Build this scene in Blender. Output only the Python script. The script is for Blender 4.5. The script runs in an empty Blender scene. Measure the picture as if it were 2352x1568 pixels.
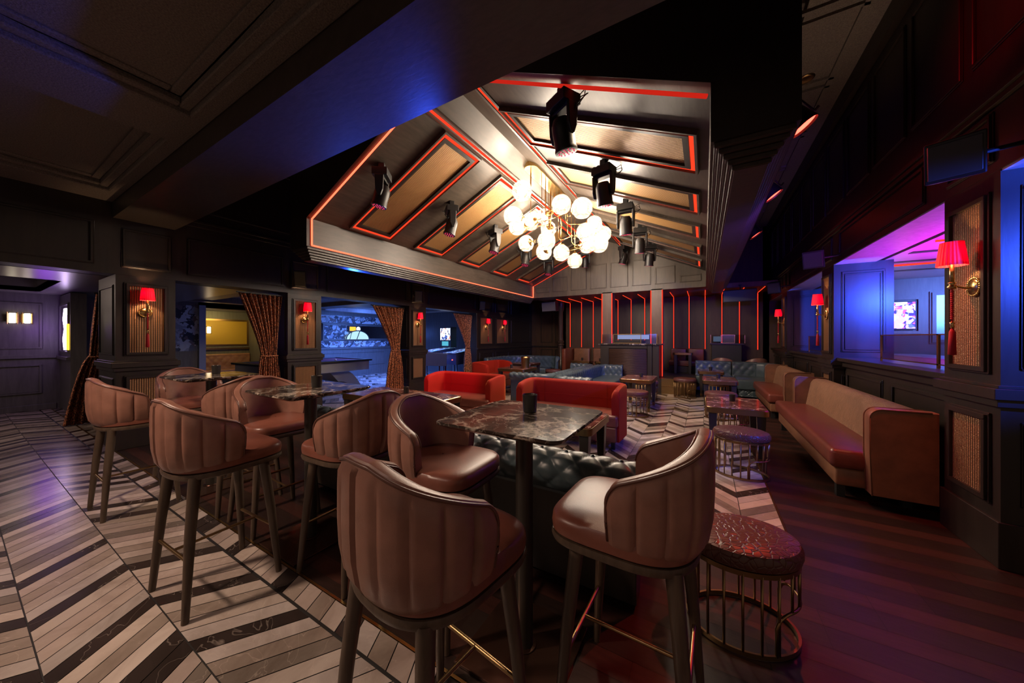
import bpy, bmesh, math, random
from mathutils import Vector, Matrix
random.seed(7)
C = bpy.context.scene.collection
S = bpy.context.scene
PI = math.pi
# ------------------------------------------------------------------ camera, world, exposure
cd = bpy.data.cameras.new('camera'); cam = bpy.data.objects.new('camera', cd); C.objects.link(cam)
cam.location = (0, 0, 1.5); cam.rotation_euler = (PI/2, 0, math.radians(30.2))
cd.sensor_width = 36; cd.lens = 758/2352*36; cd.shift_y = -8/2352; cd.clip_start = 0.02
S.camera = cam
S.view_settings.view_transform = 'Standard'; S.view_settings.look = 'None'
S.view_settings.gamma = 1; S.view_settings.use_curve_mapping = False
S.view_settings.exposure = 0.0
S.cycles.use_denoising = True
S.cycles.max_bounces = 8; S.cycles.sample_clamp_indirect = 4
w = bpy.data.worlds.new('world'); S.world = w; w.use_nodes = True
w.node_tree.nodes['Background'].inputs[0].default_value = (1.0, 0.72, 0.55, 1)
w.node_tree.nodes['Background'].inputs[1].default_value = 0.20

def light(kind, name, loc, power, color, target=None, size=0.1, spot=60, blend=0.5, size_y=None, spread=None):
    d = bpy.data.lights.new(name, kind); d.energy = power; d.color = color
    if kind == 'AREA':
        d.size = size
        if size_y: d.shape = 'RECTANGLE'; d.size_y = size_y
        if spread: d.spread = math.radians(spread)
    else:
        d.shadow_soft_size = size
    if kind == 'SPOT': d.spot_size = math.radians(spot); d.spot_blend = blend
    o = bpy.data.objects.new(name, d); C.objects.link(o); o.location = loc
    if target is not None:
        o.rotation_euler = (Vector(target)-Vector(loc)).to_track_quat('-Z', 'Y').to_euler()
    return o
WARM = (1.0, 0.74, 0.5); BLUE = (0.02, 0.09, 1.0); MAG = (0.75, 0.03, 1.0); RED = (1.0, 0.04, 0.03); PURP = (0.38, 0.08, 1.0)
# club light: near ceiling spots, coloured stage beams
light('SPOT', 'near_spot', (-3.4, -.9, 3.2), 380, (1.0,.72,.54), (-3.0, .7, 0), .12, 100, .8)
light('SPOT', 'ceiling_bounce_fill', (1.0, 4.6, 3.3), 16, (1.0,.72,.5), (.95, 4.8, 4.8), .1, 100, .9)  # added upward spot standing in for bounce on the high ceiling
light('SPOT', 'near_spot', (-1.3, -1.4, 3.2), 60, (1.0,.70,.58), (-1.2, .9, .8), .3, 80, .9)
light('SPOT', 'lobby_spot', (-5.4, .0, 3.2), 50, (.75,.45,1.0), (-5.4, .2, 0), .3, 90, .9)
for i, (y, p) in enumerate(((3.46, 420), (6.66, 520), (9.86, 420))):
    light('SPOT', 'pier_blue', (2.5, y-1.0, 2.1), p, (.03,.09,1.0), (1.9, y, 1.98), .03, 78, .3)
light('SPOT', 'beam_blue', (-2.5, 2.66, 2.45), 170, (.03,.09,1.0), (-2.6, 1.3, 3.1), .06, 100, .95)
light('SPOT', 'table_spot', (-1.0, 3.0, 3.5), 60, WARM, (-.7, 1.7, .7), .1, 80, .8)
light('SPOT', 'red_spot', (.75, 3.73, 3.3), 150, (1,.06,.03), (1.4, 2.3, 0), .03, 75, .3)
light('SPOT', 'red_wall_spot', (.7, 3.1, 3.7), 30, (1,.01,.02), (1.67, 3.5, 3.7), .05, 60, .8)
light('SPOT', 'pink_spot', (-2.9, 3.3, 3.2), 420, (1,.05,.35), (-4.5, 5.0, .7), .06, 34, .7)
light('SPOT', 'cornice_blue', (-6.2, 4.2, 2.35), 160, BLUE, (-5.3, 4.3, 2.75), .05, 110, .8)
light('SPOT', 'cornice_blue', (1.0, 3.4, 2.35), 200, (.22,.06,1.0), (.5, 5.2, 2.8), .05, 70, .8)
for (x, y, p) in ((-3.8, 5.8, 160), (-1.2, 7.2, 200), (-1.2, 4.4, 130)): light('SPOT', 'vault_down', (x, y, 3.3), p, (1.0,.72,.52), (x+1.0, y+1.2, 0), .08, 75, .7)


# ------------------------------------------------------------------ mesh helpers
class MB:
    def __init__(s): s.v = []; s.f = []; s.m = []; s.c = []; s.mi = 0; s.T = Matrix.Identity(4); s.col = None
    def add(s, vs, fs):
        n = len(s.v); s.v += [s.T @ Vector(p) for p in vs]
        for f in fs: s.f.append([i+n for i in f]); s.m.append(s.mi); s.c.append(s.col)
        return s
    def box(s, x0, x1, y0, y1, z0, z1):
        if x0 > x1: x0, x1 = x1, x0
        if y0 > y1: y0, y1 = y1, y0
        if z0 > z1: z0, z1 = z1, z0
        return s.add([(x0,y0,z0),(x1,y0,z0),(x1,y1,z0),(x0,y1,z0),(x0,y0,z1),(x1,y0,z1),(x1,y1,z1),(x0,y1,z1)],
                     [(0,3,2,1),(4,5,6,7),(0,1,5,4),(1,2,6,5),(2,3,7,6),(3,0,4,7)])
    def tube(s, pts, r, n=10, closed=False):
        pts = [Vector(p) for p in pts]; N = len(pts); rr = r if isinstance(r, (list, tuple)) else [r]*N
        t0 = (pts[1]-pts[0]).normalized(); up = Vector((0,0,1)) if abs(t0.z) < .9 else Vector((1,0,0))
        u = t0.cross(up).normalized(); vs = []; rings = []
        for i, p in enumerate(pts):
            a = pts[(i-1) % N] if (closed or i > 0) else p; b = pts[(i+1) % N] if (closed or i < N-1) else p
            t = (b-a).normalized(); u = (u-t*u.dot(t)).normalized(); w_ = t.cross(u)
            for k in range(n):
                g = 2*PI*k/n; vs.append(p+(u*math.cos(g)+w_*math.sin(g))*rr[i])
        fs = []
        for i in range(N if closed else N-1):
            j = (i+1) % N
            for k in range(n): fs.append((i*n+k, i*n+(k+1)%n, j*n+(k+1)%n, j*n+k))
        if not closed: fs.append(tuple(range(n))[::-1]); fs.append(tuple((N-1)*n+k for k in range(n)))
        return s.add(vs, fs)
    def lathe(s, prof, n=24, c=(0,0), rx=1, ry=1):
        vs = []; fs = []
        for r, z in prof:
            for k in range(n):
                g = 2*PI*k/n; vs.append((c[0]+r*rx*math.cos(g), c[1]+r*ry*math.sin(g), z))
        for i in range(len(prof)-1):
            for k in range(n): fs.append((i*n+k, i*n+(k+1)%n, (i+1)*n+(k+1)%n, (i+1)*n+k))
        if prof[0][0] > 1e-4: fs.append(tuple(range(n))[::-1])
        if prof[-1][0] > 1e-4: fs.append(tuple((len(prof)-1)*n+k for k in range(n)))
        return s.add(vs, fs)
    def ball(s, c, r, n=16, k=10, sx=1, sy=1, sz=1):
        prof = [(r*math.sin(PI*i/k), -r*math.cos(PI*i/k)) for i in range(k+1)]
        T = s.T; s.T = T @ Matrix.Translation(c) @ Matrix.Diagonal((sx, sy, sz, 1)); s.lathe(prof, n); s.T = T
        return s
    def prism(s, poly, z0, z1):
        n = len(poly); return s.add([(x,y,z0) for x,y in poly]+[(x,y,z1) for x,y in poly],
            [tuple(range(n))[::-1], tuple(range(n,2*n))]+[(i,(i+1)%n,n+(i+1)%n,n+i) for i in range(n)])
    def sheet(s, g, flip=False, cu=False, cv=False):
        R = len(g); K = len(g[0]); vs = [p for row in g for p in row]; fs = []
        for i in range(R if cu else R-1):
            for j in range(K if cv else K-1):
                a, b, c_, d = i*K+j, i*K+(j+1)%K, ((i+1)%R)*K+(j+1)%K, ((i+1)%R)*K+j
                fs.append((a,d,c_,b) if flip else (a,b,c_,d))
        return s.add(vs, fs)
    def build(s, name, mats, parent=None, smooth=False, bevel=0, seg=2, sub=0, solid=0, loc=None, autosmooth=None):
        me = bpy.data.meshes.new(name); me.from_pydata([tuple(v) for v in s.v], [], s.f)
        mats = mats if isinstance(mats, (list, tuple)) else [mats]
        for m in mats: me.materials.append(m)
        for p, mi in zip(me.polygons, s.m): p.material_index = mi
        if any(c is not None for c in s.c):
            ca = me.color_attributes.new('tone', 'FLOAT_COLOR', 'CORNER')
            for p, c in zip(me.polygons, s.c):
                for li in p.loop_indices: ca.data[li].color = (*(c or (.5,.5,.5)), 1)
        bm = bmesh.new(); bm.from_mesh(me); bmesh.ops.remove_doubles(bm, verts=bm.verts, dist=1e-5)
        if not any(c is not None for c in s.c): bmesh.ops.recalc_face_normals(bm, faces=bm.faces)
        bm.to_mesh(me); bm.free()
        for p in me.polygons: p.use_smooth = bool(smooth)
        o = bpy.data.objects.new(name, me); C.objects.link(o)
        if parent is not None: o.parent = parent
        if loc is not None: o.location = loc
        if bevel:
            b = o.modifiers.new('b', 'BEVEL'); b.width = bevel; b.segments = seg; b.limit_method = 'ANGLE'; b.angle_limit = math.radians(40)
            if smooth == 2 or smooth is False:
                pass
        if sub: q = o.modifiers.new('s', 'SUBSURF'); q.levels = sub; q.render_levels = sub
        if smooth == 'a':
            me.set_sharp_from_angle(angle=math.radians(38))
        return o
def struct(o): o['kind'] = 'structure'; return o
def tag(o, label, cat, group=None, kind=None):
    o['label'] = label; o['category'] = cat
    if group: o['group'] = group
    if kind: o['kind'] = kind
    return o
def thing(name, label, cat, loc=(0,0,0), rz=0, group=None):
    o = bpy.data.objects.new(name, None); C.objects.link(o); o.location = loc; o.rotation_euler = (0,0,rz)
    o.empty_display_size = .1
    return tag(o, label, cat, group)
def sthing(name, loc=(0,0,0), rz=0):
    o = bpy.data.objects.new(name, None); C.objects.link(o); o.location = loc; o.rotation_euler = (0,0,rz); o['kind'] = 'structure'; return o
def dup(root, loc, rz=None, label=None, group=None, rot=None):
    r = root.copy(); C.objects.link(r); r.location = loc
    if rz is not None: r.rotation_euler = (0,0,rz)
    if rot is not None: r.rotation_euler = rot
    if label: r['label'] = label
    if group: r['group'] = group
    for ch in list(root.children):
        c = ch.copy(); C.objects.link(c); c.parent = r
        for g in list(ch.children):
            d = g.copy(); C.objects.link(d); d.parent = c
    return r
# ------------------------------------------------------------------ materials
def mat(name, col=(.5,.5,.5), rough=.5, metal=0, spec=.5, emit=None, es=0, **k):
    m = bpy.data.materials.new(name); m.use_nodes = True; b = m.node_tree.nodes['Principled BSDF']
    b.inputs['Base Color'].default_value = (*col, 1); b.inputs['Roughness'].default_value = rough; b.inputs['Metallic'].default_value = metal
    b.inputs['Specular IOR Level'].default_value = spec
    if emit: b.inputs['Emission Color'].default_value = (*emit, 1); b.inputs['Emission Strength'].default_value = es
    for kk, v in k.items(): b.inputs[kk.replace('_', ' ')].default_value = v
    return m
class NT:
    def __init__(s, m): s.t = m.node_tree; s.b = s.t.nodes['Principled BSDF']
    def n(s, typ, **k):
        o = s.t.nodes.new(typ)
        for kk, v in k.items(): setattr(o, kk, v)
        return o
    def l(s, a, b): s.t.links.new(a, b)
    def coord(s, scale=(1,1,1), kind='Object'):
        tc = s.n('ShaderNodeTexCoord'); mp = s.n('ShaderNodeMapping'); mp.inputs['Scale'].default_value = scale
        s.l(tc.outputs[kind], mp.inputs[0]); return mp.outputs[0]
    def noise(s, vec, scale, detail=4, rough=.55, dist=0):
        o = s.n('ShaderNodeTexNoise'); o.inputs['Scale'].default_value = scale; o.inputs['Detail'].default_value = detail
        o.inputs['Roughness'].default_value = rough; o.inputs['Distortion'].default_value = dist; s.l(vec, o.inputs[0]); return o
    def ramp(s, fac, stops):
        o = s.n('ShaderNodeValToRGB'); s.l(fac, o.inputs[0]); e = o.color_ramp.elements
        while len(e) < len(stops): e.new(.5)
        for i, (p, c) in enumerate(stops): e[i].position = p; e[i].color = (*c, 1) if len(c) == 3 else c
        return o.outputs[0]
    def math(s, op, a, b=None):
        o = s.n('ShaderNodeMath', operation=op)
        for i, x in enumerate((a, b)):
            if x is None: continue
            if isinstance(x, (int, float)): o.inputs[i].default_value = x
            else: s.l(x, o.inputs[i])
        return o.outputs[0]
    def mix(s, fac, a, b, mode='MIX'):
        o = s.n('ShaderNodeMix', data_type='RGBA', blend_type=mode)
        for i, x in ((0, fac), (6, a), (7, b)):
            if isinstance(x, (int, float)): o.inputs[i].default_value = x
            elif isinstance(x, tuple): o.inputs[i].default_value = (*x, 1)
            else: s.l(x, o.inputs[i])
        return o.outputs[2]
    def bump(s, h, st=.3, d=.01):
        o = s.n('ShaderNodeBump'); o.inputs['Strength'].default_value = st; o.inputs['Distance'].default_value = d
        s.l(h, o.inputs['Height']); s.l(o.outputs[0], s.b.inputs['Normal'])
def m_wood(name, c1, c2, rough=.4, sc=(3,3,.35), bump=.08):
    m = mat(name, c1, rough); t = NT(m); n = t.noise(t.coord(sc), 6, 6, .6, .6)
    t.l(t.ramp(n.outputs[0], [(.3, c1), (.7, c2)]), t.b.inputs['Base Color']); t.bump(n.outputs[0], bump, .01); return m
def m_leather(name, c, rough=.36, var=.25):
    m = mat(name, c, rough, spec=.5); t = NT(m); v = t.coord(); n = t.noise(v, 9, 3); f = t.noise(v, 260, 2)
    d = tuple(x*(1-var) for x in c); t.l(t.ramp(n.outputs[0], [(.35, d), (.65, c)]), t.b.inputs['Base Color'])
    r = t.math('MULTIPLY_ADD', n.outputs[0], .08); t.t.nodes[-1].inputs[2].default_value = rough-.02; t.l(r, t.b.inputs['Roughness'])
    t.bump(f.outputs[0], .25, .0015); return m
def m_marble(name, base, base2, vein, sc=5):
    m = mat(name, base, .12, spec=.6); t = NT(m); v = t.coord()
    n0 = t.noise(v, sc*.8, 5, .6); vm = t.n('ShaderNodeVectorMath', operation='MULTIPLY_ADD'); t.l(n0.outputs[1], vm.inputs[0]); vm.inputs[1].default_value = (.28,.28,.28); t.l(v, vm.inputs[2])
    vo = t.n('ShaderNodeTexVoronoi', feature='DISTANCE_TO_EDGE'); vo.inputs['Scale'].default_value = sc; t.l(vm.outputs[0], vo.inputs[0])
    vo2 = t.n('ShaderNodeTexVoronoi', feature='DISTANCE_TO_EDGE'); vo2.inputs['Scale'].default_value = sc*3.1; t.l(vm.outputs[0], vo2.inputs[0])
    a = t.ramp(vo.outputs[0], [(0, (1,1,1)), (.07, (0,0,0))]); b_ = t.ramp(vo2.outputs[0], [(0, (.6,.6,.6)), (.05, (0,0,0))])
    mk = t.noise(v, sc*.9, 3); mask = t.ramp(mk.outputs[0], [(.42, (.05,.05,.05)), (.6, (1,1,1))])
    ve = t.mix(1.0, t.mix(1.0, a, b_, 'LIGHTEN'), mask, 'MULTIPLY')
    bc = t.ramp(t.noise(v, sc*.6, 4).outputs[0], [(.4, base), (.62, base2)])
    t.l(t.mix(ve, bc, vein), t.b.inputs['Base Color']); return m
def m_emit(name, col, st):
    m = bpy.data.materials.new(name); m.use_nodes = True; t = m.node_tree; t.nodes.clear()
    e = t.nodes.new('ShaderNodeEmission'); e.inputs[0].default_value = (*col, 1); e.inputs[1].default_value = st
    o = t.nodes.new('ShaderNodeOutputMaterial'); t.links.new(e.outputs[0], o.inputs[0]); return m
def m_cane(name, c, ax='Z'):
    m = mat(name, c, .45, metal=.35); t = NT(m); v = t.coord((1,1,1))
    w1 = t.n('ShaderNodeTexWave', wave_type='BANDS', bands_direction='Y'); w1.inputs['Scale'].default_value = 14; t.l(v, w1.inputs[0])
    w2 = t.n('ShaderNodeTexWave', wave_type='BANDS', bands_direction=ax); w2.inputs['Scale'].default_value = 28; t.l(v, w2.inputs[0])
    h = t.math('MULTIPLY', w1.outputs[1], t.math('MULTIPLY_ADD', w2.outputs[1], .6)); t.t.nodes[-2].inputs[2].default_value = .4
    t.l(t.ramp(h, [(.05, tuple(x*.12 for x in c)), (.6, c)]), t.b.inputs['Base Color']); t.bump(h, .7, .006); return m
M = {}
M['wood'] = m_wood('dark_panel_wood', (.014,.0088,.0060), (.023,.015,.010), .42)
M['wood2'] = m_wood('beam_wood', (.035,.026,.021), (.060,.046,.036), .38, (2,6,2))
M['vault'] = m_wood('vault_wood', (.042,.031,.022), (.080,.060,.043), .42, (3,.5,3), .05)
M['gable'] = m_wood('gable_wood', (.058,.042,.028), (.098,.072,.048), .42)
M['pier'] = m_wood('pier_wood', (.20,.19,.20), (.32,.30,.31), .45)
M['room'] = m_wood('room_wood', (.09,.085,.085), (.14,.13,.13), .4)
M['ceil'] = mat('speckled_ceiling', (.09,.07,.055), .8); _t = NT(M['ceil']); _n = _t.noise(_t.coord(), 90, 3); _t.bump(_n.outputs[0], .6, .01)
_t.l(_t.ramp(_n.outputs[0], [(.3, (.09,.072,.060)), (.7, (.18,.148,.122))]), _t.b.inputs['Base Color'])
M['black'] = mat('matte_black', (.012,.011,.010), .5)
M['blackgloss'] = mat('black_plastic', (.007,.0065,.0065), .45)
M['charcoal'] = mat('charcoal_grille', (.045,.045,.035), .6)
M['brass'] = mat('brushed_brass', (.62,.40,.15), .27, 1)
M['brassd'] = mat('aged_brass', (.30,.19,.09), .34, 1)
M['chrome'] = mat('polished_steel', (.55,.55,.57), .12, 1)
M['steel'] = mat('brushed_steel', (.42,.40,.40), .42, .7)
M['leather'] = m_leather('plum_brown_leather', (.27,.125,.088), .36)
M['leather_in'] = m_leather('dark_inner_leather', (.19,.075,.052), .33)
M['piping'] = mat('piping_leather', (.12,.05,.035), .35)
M['tan'] = m_leather('caramel_leather', (.22,.095,.05), .38)
M['tanseat'] = m_leather('russet_seat_leather', (.17,.042,.026), .3)
M['teal'] = m_leather('petrol_blue_leather', (.055,.082,.095), .32)
M['stool'] = mat('embossed_brown_leather', (.10,.034,.024), .38); _t = NT(M['stool'])
_v = _t.n('ShaderNodeTexVoronoi', feature='DISTANCE_TO_EDGE'); _v.inputs['Scale'].default_value = 30; _t.l(_t.coord((1,1.6,1)), _v.inputs[0]); _t.bump(_t.ramp(_v.outputs[0], [(0,(0,0,0)),(.12,(1,1,1))]), .6, .004)
M['walnut'] = m_wood('stool_leg_wood', (.045,.028,.018), (.085,.055,.036), .4, (6,6,.8))
M['velvet'] = mat('orange_red_velvet', (.27,.012,.005), .75, spec=.15, Sheen_Weight=.6, Sheen_Roughness=.35); M['velvet'].node_tree.nodes['Principled BSDF'].inputs['Sheen Tint'].default_value = (1,.35,.1,1)
M['velvet2'] = M['velvet']
M['marble'] = m_marble('black_veined_marble', (.018,.014,.012), (.045,.030,.024), (.50,.42,.34), 5.5)
M['marblered'] = m_marble('oxblood_marble', (.07,.016,.012), (.15,.04,.03), (.60,.40,.32), 7)
M['candle'] = mat('black_candle_glass', (.02,.018,.016), .35)
M['wax'] = mat('candle_wax', (.7,.5,.3), .5, emit=(1,.5,.2), es=1.5)
M['cane'] = m_cane('woven_cane', (.42,.20,.085))
M['canev'] = m_cane('gold_woven_cane', (.62,.34,.12), 'X')
M['led'] = m_emit('red_led', (1,.035,.012), 1.7)
M['leddim'] = m_emit('red_led_dim', (1,.03,.015), .55)
M['ledsoft'] = m_emit('red_led_diffuser', (1,.055,.018), 1.15)
M['leddots'] = m_emit('red_led_bright', (1,.10,.045), 3.6)
M['bulb'] = m_emit('warm_bulb', (1,.82,.64), 225)
M['sbulb'] = m_emit('sconce_bulb', (1,.6,.32), 1500)
M['white'] = m_emit('frosted_lamp', (1,.86,.62), 5)
M['bluel'] = m_emit('blue_tube', (.25,.5,1), 5)
M['magl'] = m_emit('magenta_tube', (.9,.3,1), 6)
M['redbulb'] = m_emit('red_spot_lens', (1,.05,.03), 9)
M['lens'] = m_emit('crimson_lens', (.6,.005,.04), .45)
M['lensdot'] = m_emit('pink_lens_dot', (1,.06,.16), 1.3)
M['cord'] = mat('crimson_tassel', (.45,.01,.02), .7)
M['shade'] = mat('pleated_red_shade', (.5,.002,.012), .6, Transmission_Weight=0.0)
_t = NT(M['shade']); _tr = _t.n('ShaderNodeBsdfTranslucent'); _tr.inputs[0].default_value = (.85,.0,.03,1); _mx = _t.n('ShaderNodeMixShader'); _mx.inputs[0].default_value = .05
_out = [x for x in _t.t.nodes if x.type == 'OUTPUT_MATERIAL'][0]; _t.l(_t.b.outputs[0], _mx.inputs[1]); _t.l(_tr.outputs[0], _mx.inputs[2]); _t.l(_mx.outputs[0], _out.inputs[0])
def m_glass(name, tint, gl=.12, tl=.0, tlc=(1,.9,.75)):
    m = bpy.data.materials.new(name); m.use_nodes = True; t = m.node_tree; t.nodes.clear()
    tr = t.nodes.new('ShaderNodeBsdfTransparent'); tr.inputs[0].default_value = (*tint, 1); g = t.nodes.new('ShaderNodeBsdfGlossy'); g.inputs['Roughness'].default_value = .12
    mx = t.nodes.new('ShaderNodeMixShader'); mx.inputs[0].default_value = gl; t.links.new(tr.outputs[0], mx.inputs[1]); t.links.new(g.outputs[0], mx.inputs[2]); last = mx
    if tl:
        tc = t.nodes.new('ShaderNodeTexCoord'); no = t.nodes.new('ShaderNodeTexNoise'); no.inputs['Scale'].default_value = 14; no.inputs['Detail'].default_value = 5; t.links.new(tc.outputs['Object'], no.inputs[0])
        mu = t.nodes.new('ShaderNodeMath'); mu.operation = 'MULTIPLY'; mu.inputs[1].default_value = tl*2; t.links.new(no.outputs[0], mu.inputs[0])
        ts = t.nodes.new('ShaderNodeBsdfTranslucent'); ts.inputs[0].default_value = (*tlc, 1)
        m2 = t.nodes.new('ShaderNodeMixShader'); t.links.new(mu.outputs[0], m2.inputs[0]); t.links.new(mx.outputs[0], m2.inputs[1]); t.links.new(ts.outputs[0], m2.inputs[2]); last = m2
    o = t.nodes.new('ShaderNodeOutputMaterial'); t.links.new(last.outputs[0], o.inputs[0]); return m
M['globe'] = m_glass('seeded_glass', (.93,.93,.93), .04, .035)
M['pane'] = m_glass('smoked_glass', (.62,.60,.66), .14)
M['paneclear'] = m_glass('clear_acrylic', (.85,.83,.88), .10)
M['curtain'] = mat('copper_sequin_cloth', (.12,.045,.028), .5, metal=.3); _t = NT(M['curtain']); _v = _t.coord((1,1,.5)); _n = _t.noise(_v, 75, 2)
_t.l(_t.ramp(_n.outputs[0], [(.47, (.07,.026,.018)), (.6, (.75,.27,.12))]), _t.b.inputs['Base Color']); _t.bump(_n.outputs[0], .6, .01)
# marble floor tiles and parquet read their tone from the mesh
M['tile'] = mat('marble_tile', (.5,.5,.5), .22, spec=.5); _t = NT(M['tile']); _a = _t.n('ShaderNodeAttribute'); _a.attribute_name = 'tone'
_v = _t.coord((1,1,1)); _n = _t.noise(_v, 3, 6, .6, 1.2); _n2 = _t.noise(_v, 3.2, 3, .5, 1.5)
_c = _t.mix(1.0, _a.outputs[0], _t.ramp(_n.outputs[0], [(.3, (.68,.65,.63)), (.6, (1,1,1))]), 'MULTIPLY'); _c = _t.mix(_t.ramp(_n2.outputs[0], [(.494, (0,0,0)), (.5, (.25,.25,.25)), (.506, (0,0,0))]), _c, (.6,.5,.42))
_t.l(_c, _t.b.inputs['Base Color'])
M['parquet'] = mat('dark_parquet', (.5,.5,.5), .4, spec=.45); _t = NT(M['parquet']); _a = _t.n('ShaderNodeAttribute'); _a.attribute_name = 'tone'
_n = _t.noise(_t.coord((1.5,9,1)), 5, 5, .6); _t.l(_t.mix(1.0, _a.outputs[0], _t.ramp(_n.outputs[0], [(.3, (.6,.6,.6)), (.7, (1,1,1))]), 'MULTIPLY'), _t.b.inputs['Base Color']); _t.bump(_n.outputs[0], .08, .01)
M['grout'] = mat('grout', (.012,.010,.009), .6)
# wallpaper: blue-white collage of torn shapes
def m_paper(name, cols, sc=3):
    m = mat(name, cols[0], .6); t = NT(m); v = t.coord(); n = t.noise(v, 2.5, 3, .6); vm = t.n('ShaderNodeVectorMath', operation='MULTIPLY_ADD'); t.l(n.outputs[1], vm.inputs[0]); vm.inputs[1].default_value = (.9,.9,.9); t.l(v, vm.inputs[2])
    vo = t.n('ShaderNodeTexVoronoi'); vo.inputs['Scale'].default_value = sc; t.l(vm.outputs[0], vo.inputs[0])
    sp = t.n('ShaderNodeSeparateColor'); t.l(vo.outputs['Color'], sp.inputs[0])
    r = t.ramp(sp.outputs[0], [((i+.5)/len(cols), c) for i, c in enumerate(cols)]); t.t.nodes[-1].color_ramp.interpolation = 'CONSTANT'; t.l(r, t.b.inputs['Base Color']); return m
M['paper'] = m_paper('torn_pattern_wallpaper', [(.5,.55,.6), (.03,.035,.05), (.30,.33,.38), (.10,.12,.16), (.5,.52,.55), (.16,.12,.12), (.06,.07,.10)], 7)
M['gold'] = mat('gold_wallcovering', (.42,.26,.03), .5, metal=.2); _t = NT(M['gold']); _t.bump(_t.noise(_t.coord((1,.4,6)), 8, 4).outputs[0], .3, .01)
M['felt'] = mat('burgundy_felt', (.10,.008,.022), .9)
M['magw'] = mat('mauve_wall', (.25,.10,.16), .6)
M['screenbody'] = M['blackgloss']
# ------------------------------------------------------------------ floors
def clip(poly, x0, x1, y0, y1):
    for ax, lim, sg in ((0,x0,1),(0,x1,-1),(1,y0,1),(1,y1,-1)):
        out = []
        for i in range(len(poly)):
            a, b = poly[i-1], poly[i]; da = (a[ax]-lim)*sg; db = (b[ax]-lim)*sg
            if (da >= 0) != (db >= 0):
                t = da/(da-db); out.append((a[0]+(b[0]-a[0])*t, a[1]+(b[1]-a[1])*t))
            if db >= 0: out.append(b)
        poly = out
        if len(poly) < 3: return []
    return poly
TONES = [(.46,.38,.33), (.40,.32,.28), (.30,.24,.20), (.19,.155,.13), (.035,.025,.022), (.42,.36,.33), (.12,.095,.08), (.5,.42,.37)]
LIGHTT = [TONES[0], TONES[1], TONES[5], TONES[7], TONES[0]]; MIDT = [TONES[2], TONES[3], TONES[2], TONES[1]]
def tone(i=0):
    q = i % 5; c = TONES[4] if (q == 2 and random.random() < .9) or random.random() < .05 else random.choice(MIDT) if q == 4 or random.random() < .28 else random.choice(LIGHTT)
    k = random.uniform(.85, 1.1); return tuple(x*k for x in c)
def chevron(mb, x0, x1, y0, y1, cw=.385, sw=.11, slope=.66, alongx=True, z=0, org=0):
    # columns of width cw; alongx: columns run along x, strips cross in y
    A0, A1, B0, B1 = (y0, y1, x0, x1) if alongx else (x0, x1, y0, y1)
    k = math.floor((A0-org)/cw); g = .003
    while org+k*cw < A1:
        a0 = org+k*cw; a1 = a0+cw; sh = slope*cw if k % 2 else -slope*cw
        b = B0-1
        while b < B1+1:
            q = [(b+g, a0+g), (b+sw-g, a0+g), (b+sw-g+sh, a1-g), (b+g+sh, a1-g)]
            if not alongx: q = [(y, x) for x, y in q]
            q = clip(q, x0, x1, y0, y1)
            if q:
                if not alongx: q = q[::-1]
                mb.col = tone(round(b/sw)+k*2); mb.add([(x, y, z) for x, y in q], [list(range(len(q)))])
            b += sw
        k += 1
fb = MB(); fb.col = (.1,.1,.1); fb.mi = 1; fb.box(-14.5, 7, -6, 14.5, -.2, -.004); fb.mi = 0
chevron(fb, -12.2, 3, -3.3, .985, org=.217); chevron(fb, -12.2, 3, .997, 1.128, cw=.131, org=.997, sw=.13, slope=.5)
chevron(fb, -6.75, .545, 2.93, 9.75, alongx=False, org=.545, cw=.275, sw=.13, slope=1.0)
chevron(fb, -12.2, -6.76, 1.14, 11, alongx=False, org=.545, cw=.385)
# parquet: herringbone of wide dark boards
fb.mi = 2
def board(x0, x1, y0, y1, warm):
    q = [(x0,y0),(x1,y0),(x1,y1),(x0,y1)]; out = []
    for R in ((-6.74, 3.2, 1.148, 2.915), (.56, 3.2, 2.915, 9.75), (-3.0, 3.2, 9.75, 13)):
        c = clip(q, *R)
        if c:
            k = random.uniform(.55, 1.3); fb.col = tuple(v*k for v in (.034,.015,.010))
            fb.add([(x, y, -.0005) for x, y in c], [list(range(len(c)))])
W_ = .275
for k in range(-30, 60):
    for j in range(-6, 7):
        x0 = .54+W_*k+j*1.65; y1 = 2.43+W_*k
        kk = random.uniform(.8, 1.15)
        for (ya, yb, c) in ((y1-.12, y1-.002, (.050,.017,.012)), (y1-W_, y1-.122, (.024,.012,.009))):  # reddish far strip paints the red light band into each board
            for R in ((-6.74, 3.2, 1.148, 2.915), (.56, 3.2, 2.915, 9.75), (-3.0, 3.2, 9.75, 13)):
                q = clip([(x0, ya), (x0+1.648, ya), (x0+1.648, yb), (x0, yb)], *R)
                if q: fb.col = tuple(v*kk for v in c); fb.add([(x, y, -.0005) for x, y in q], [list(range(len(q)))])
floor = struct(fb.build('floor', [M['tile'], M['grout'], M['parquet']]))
b = MB(); b.box(-12.2, 3, 1.128, 1.142, -.003, .003); b.box(.545, .557, 2.92, 9.75, -.003, .003); b.box(-6.74, .557, 2.918, 2.93, -.003, .003)
struct(b.build('trim_1', M['brass']))
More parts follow.
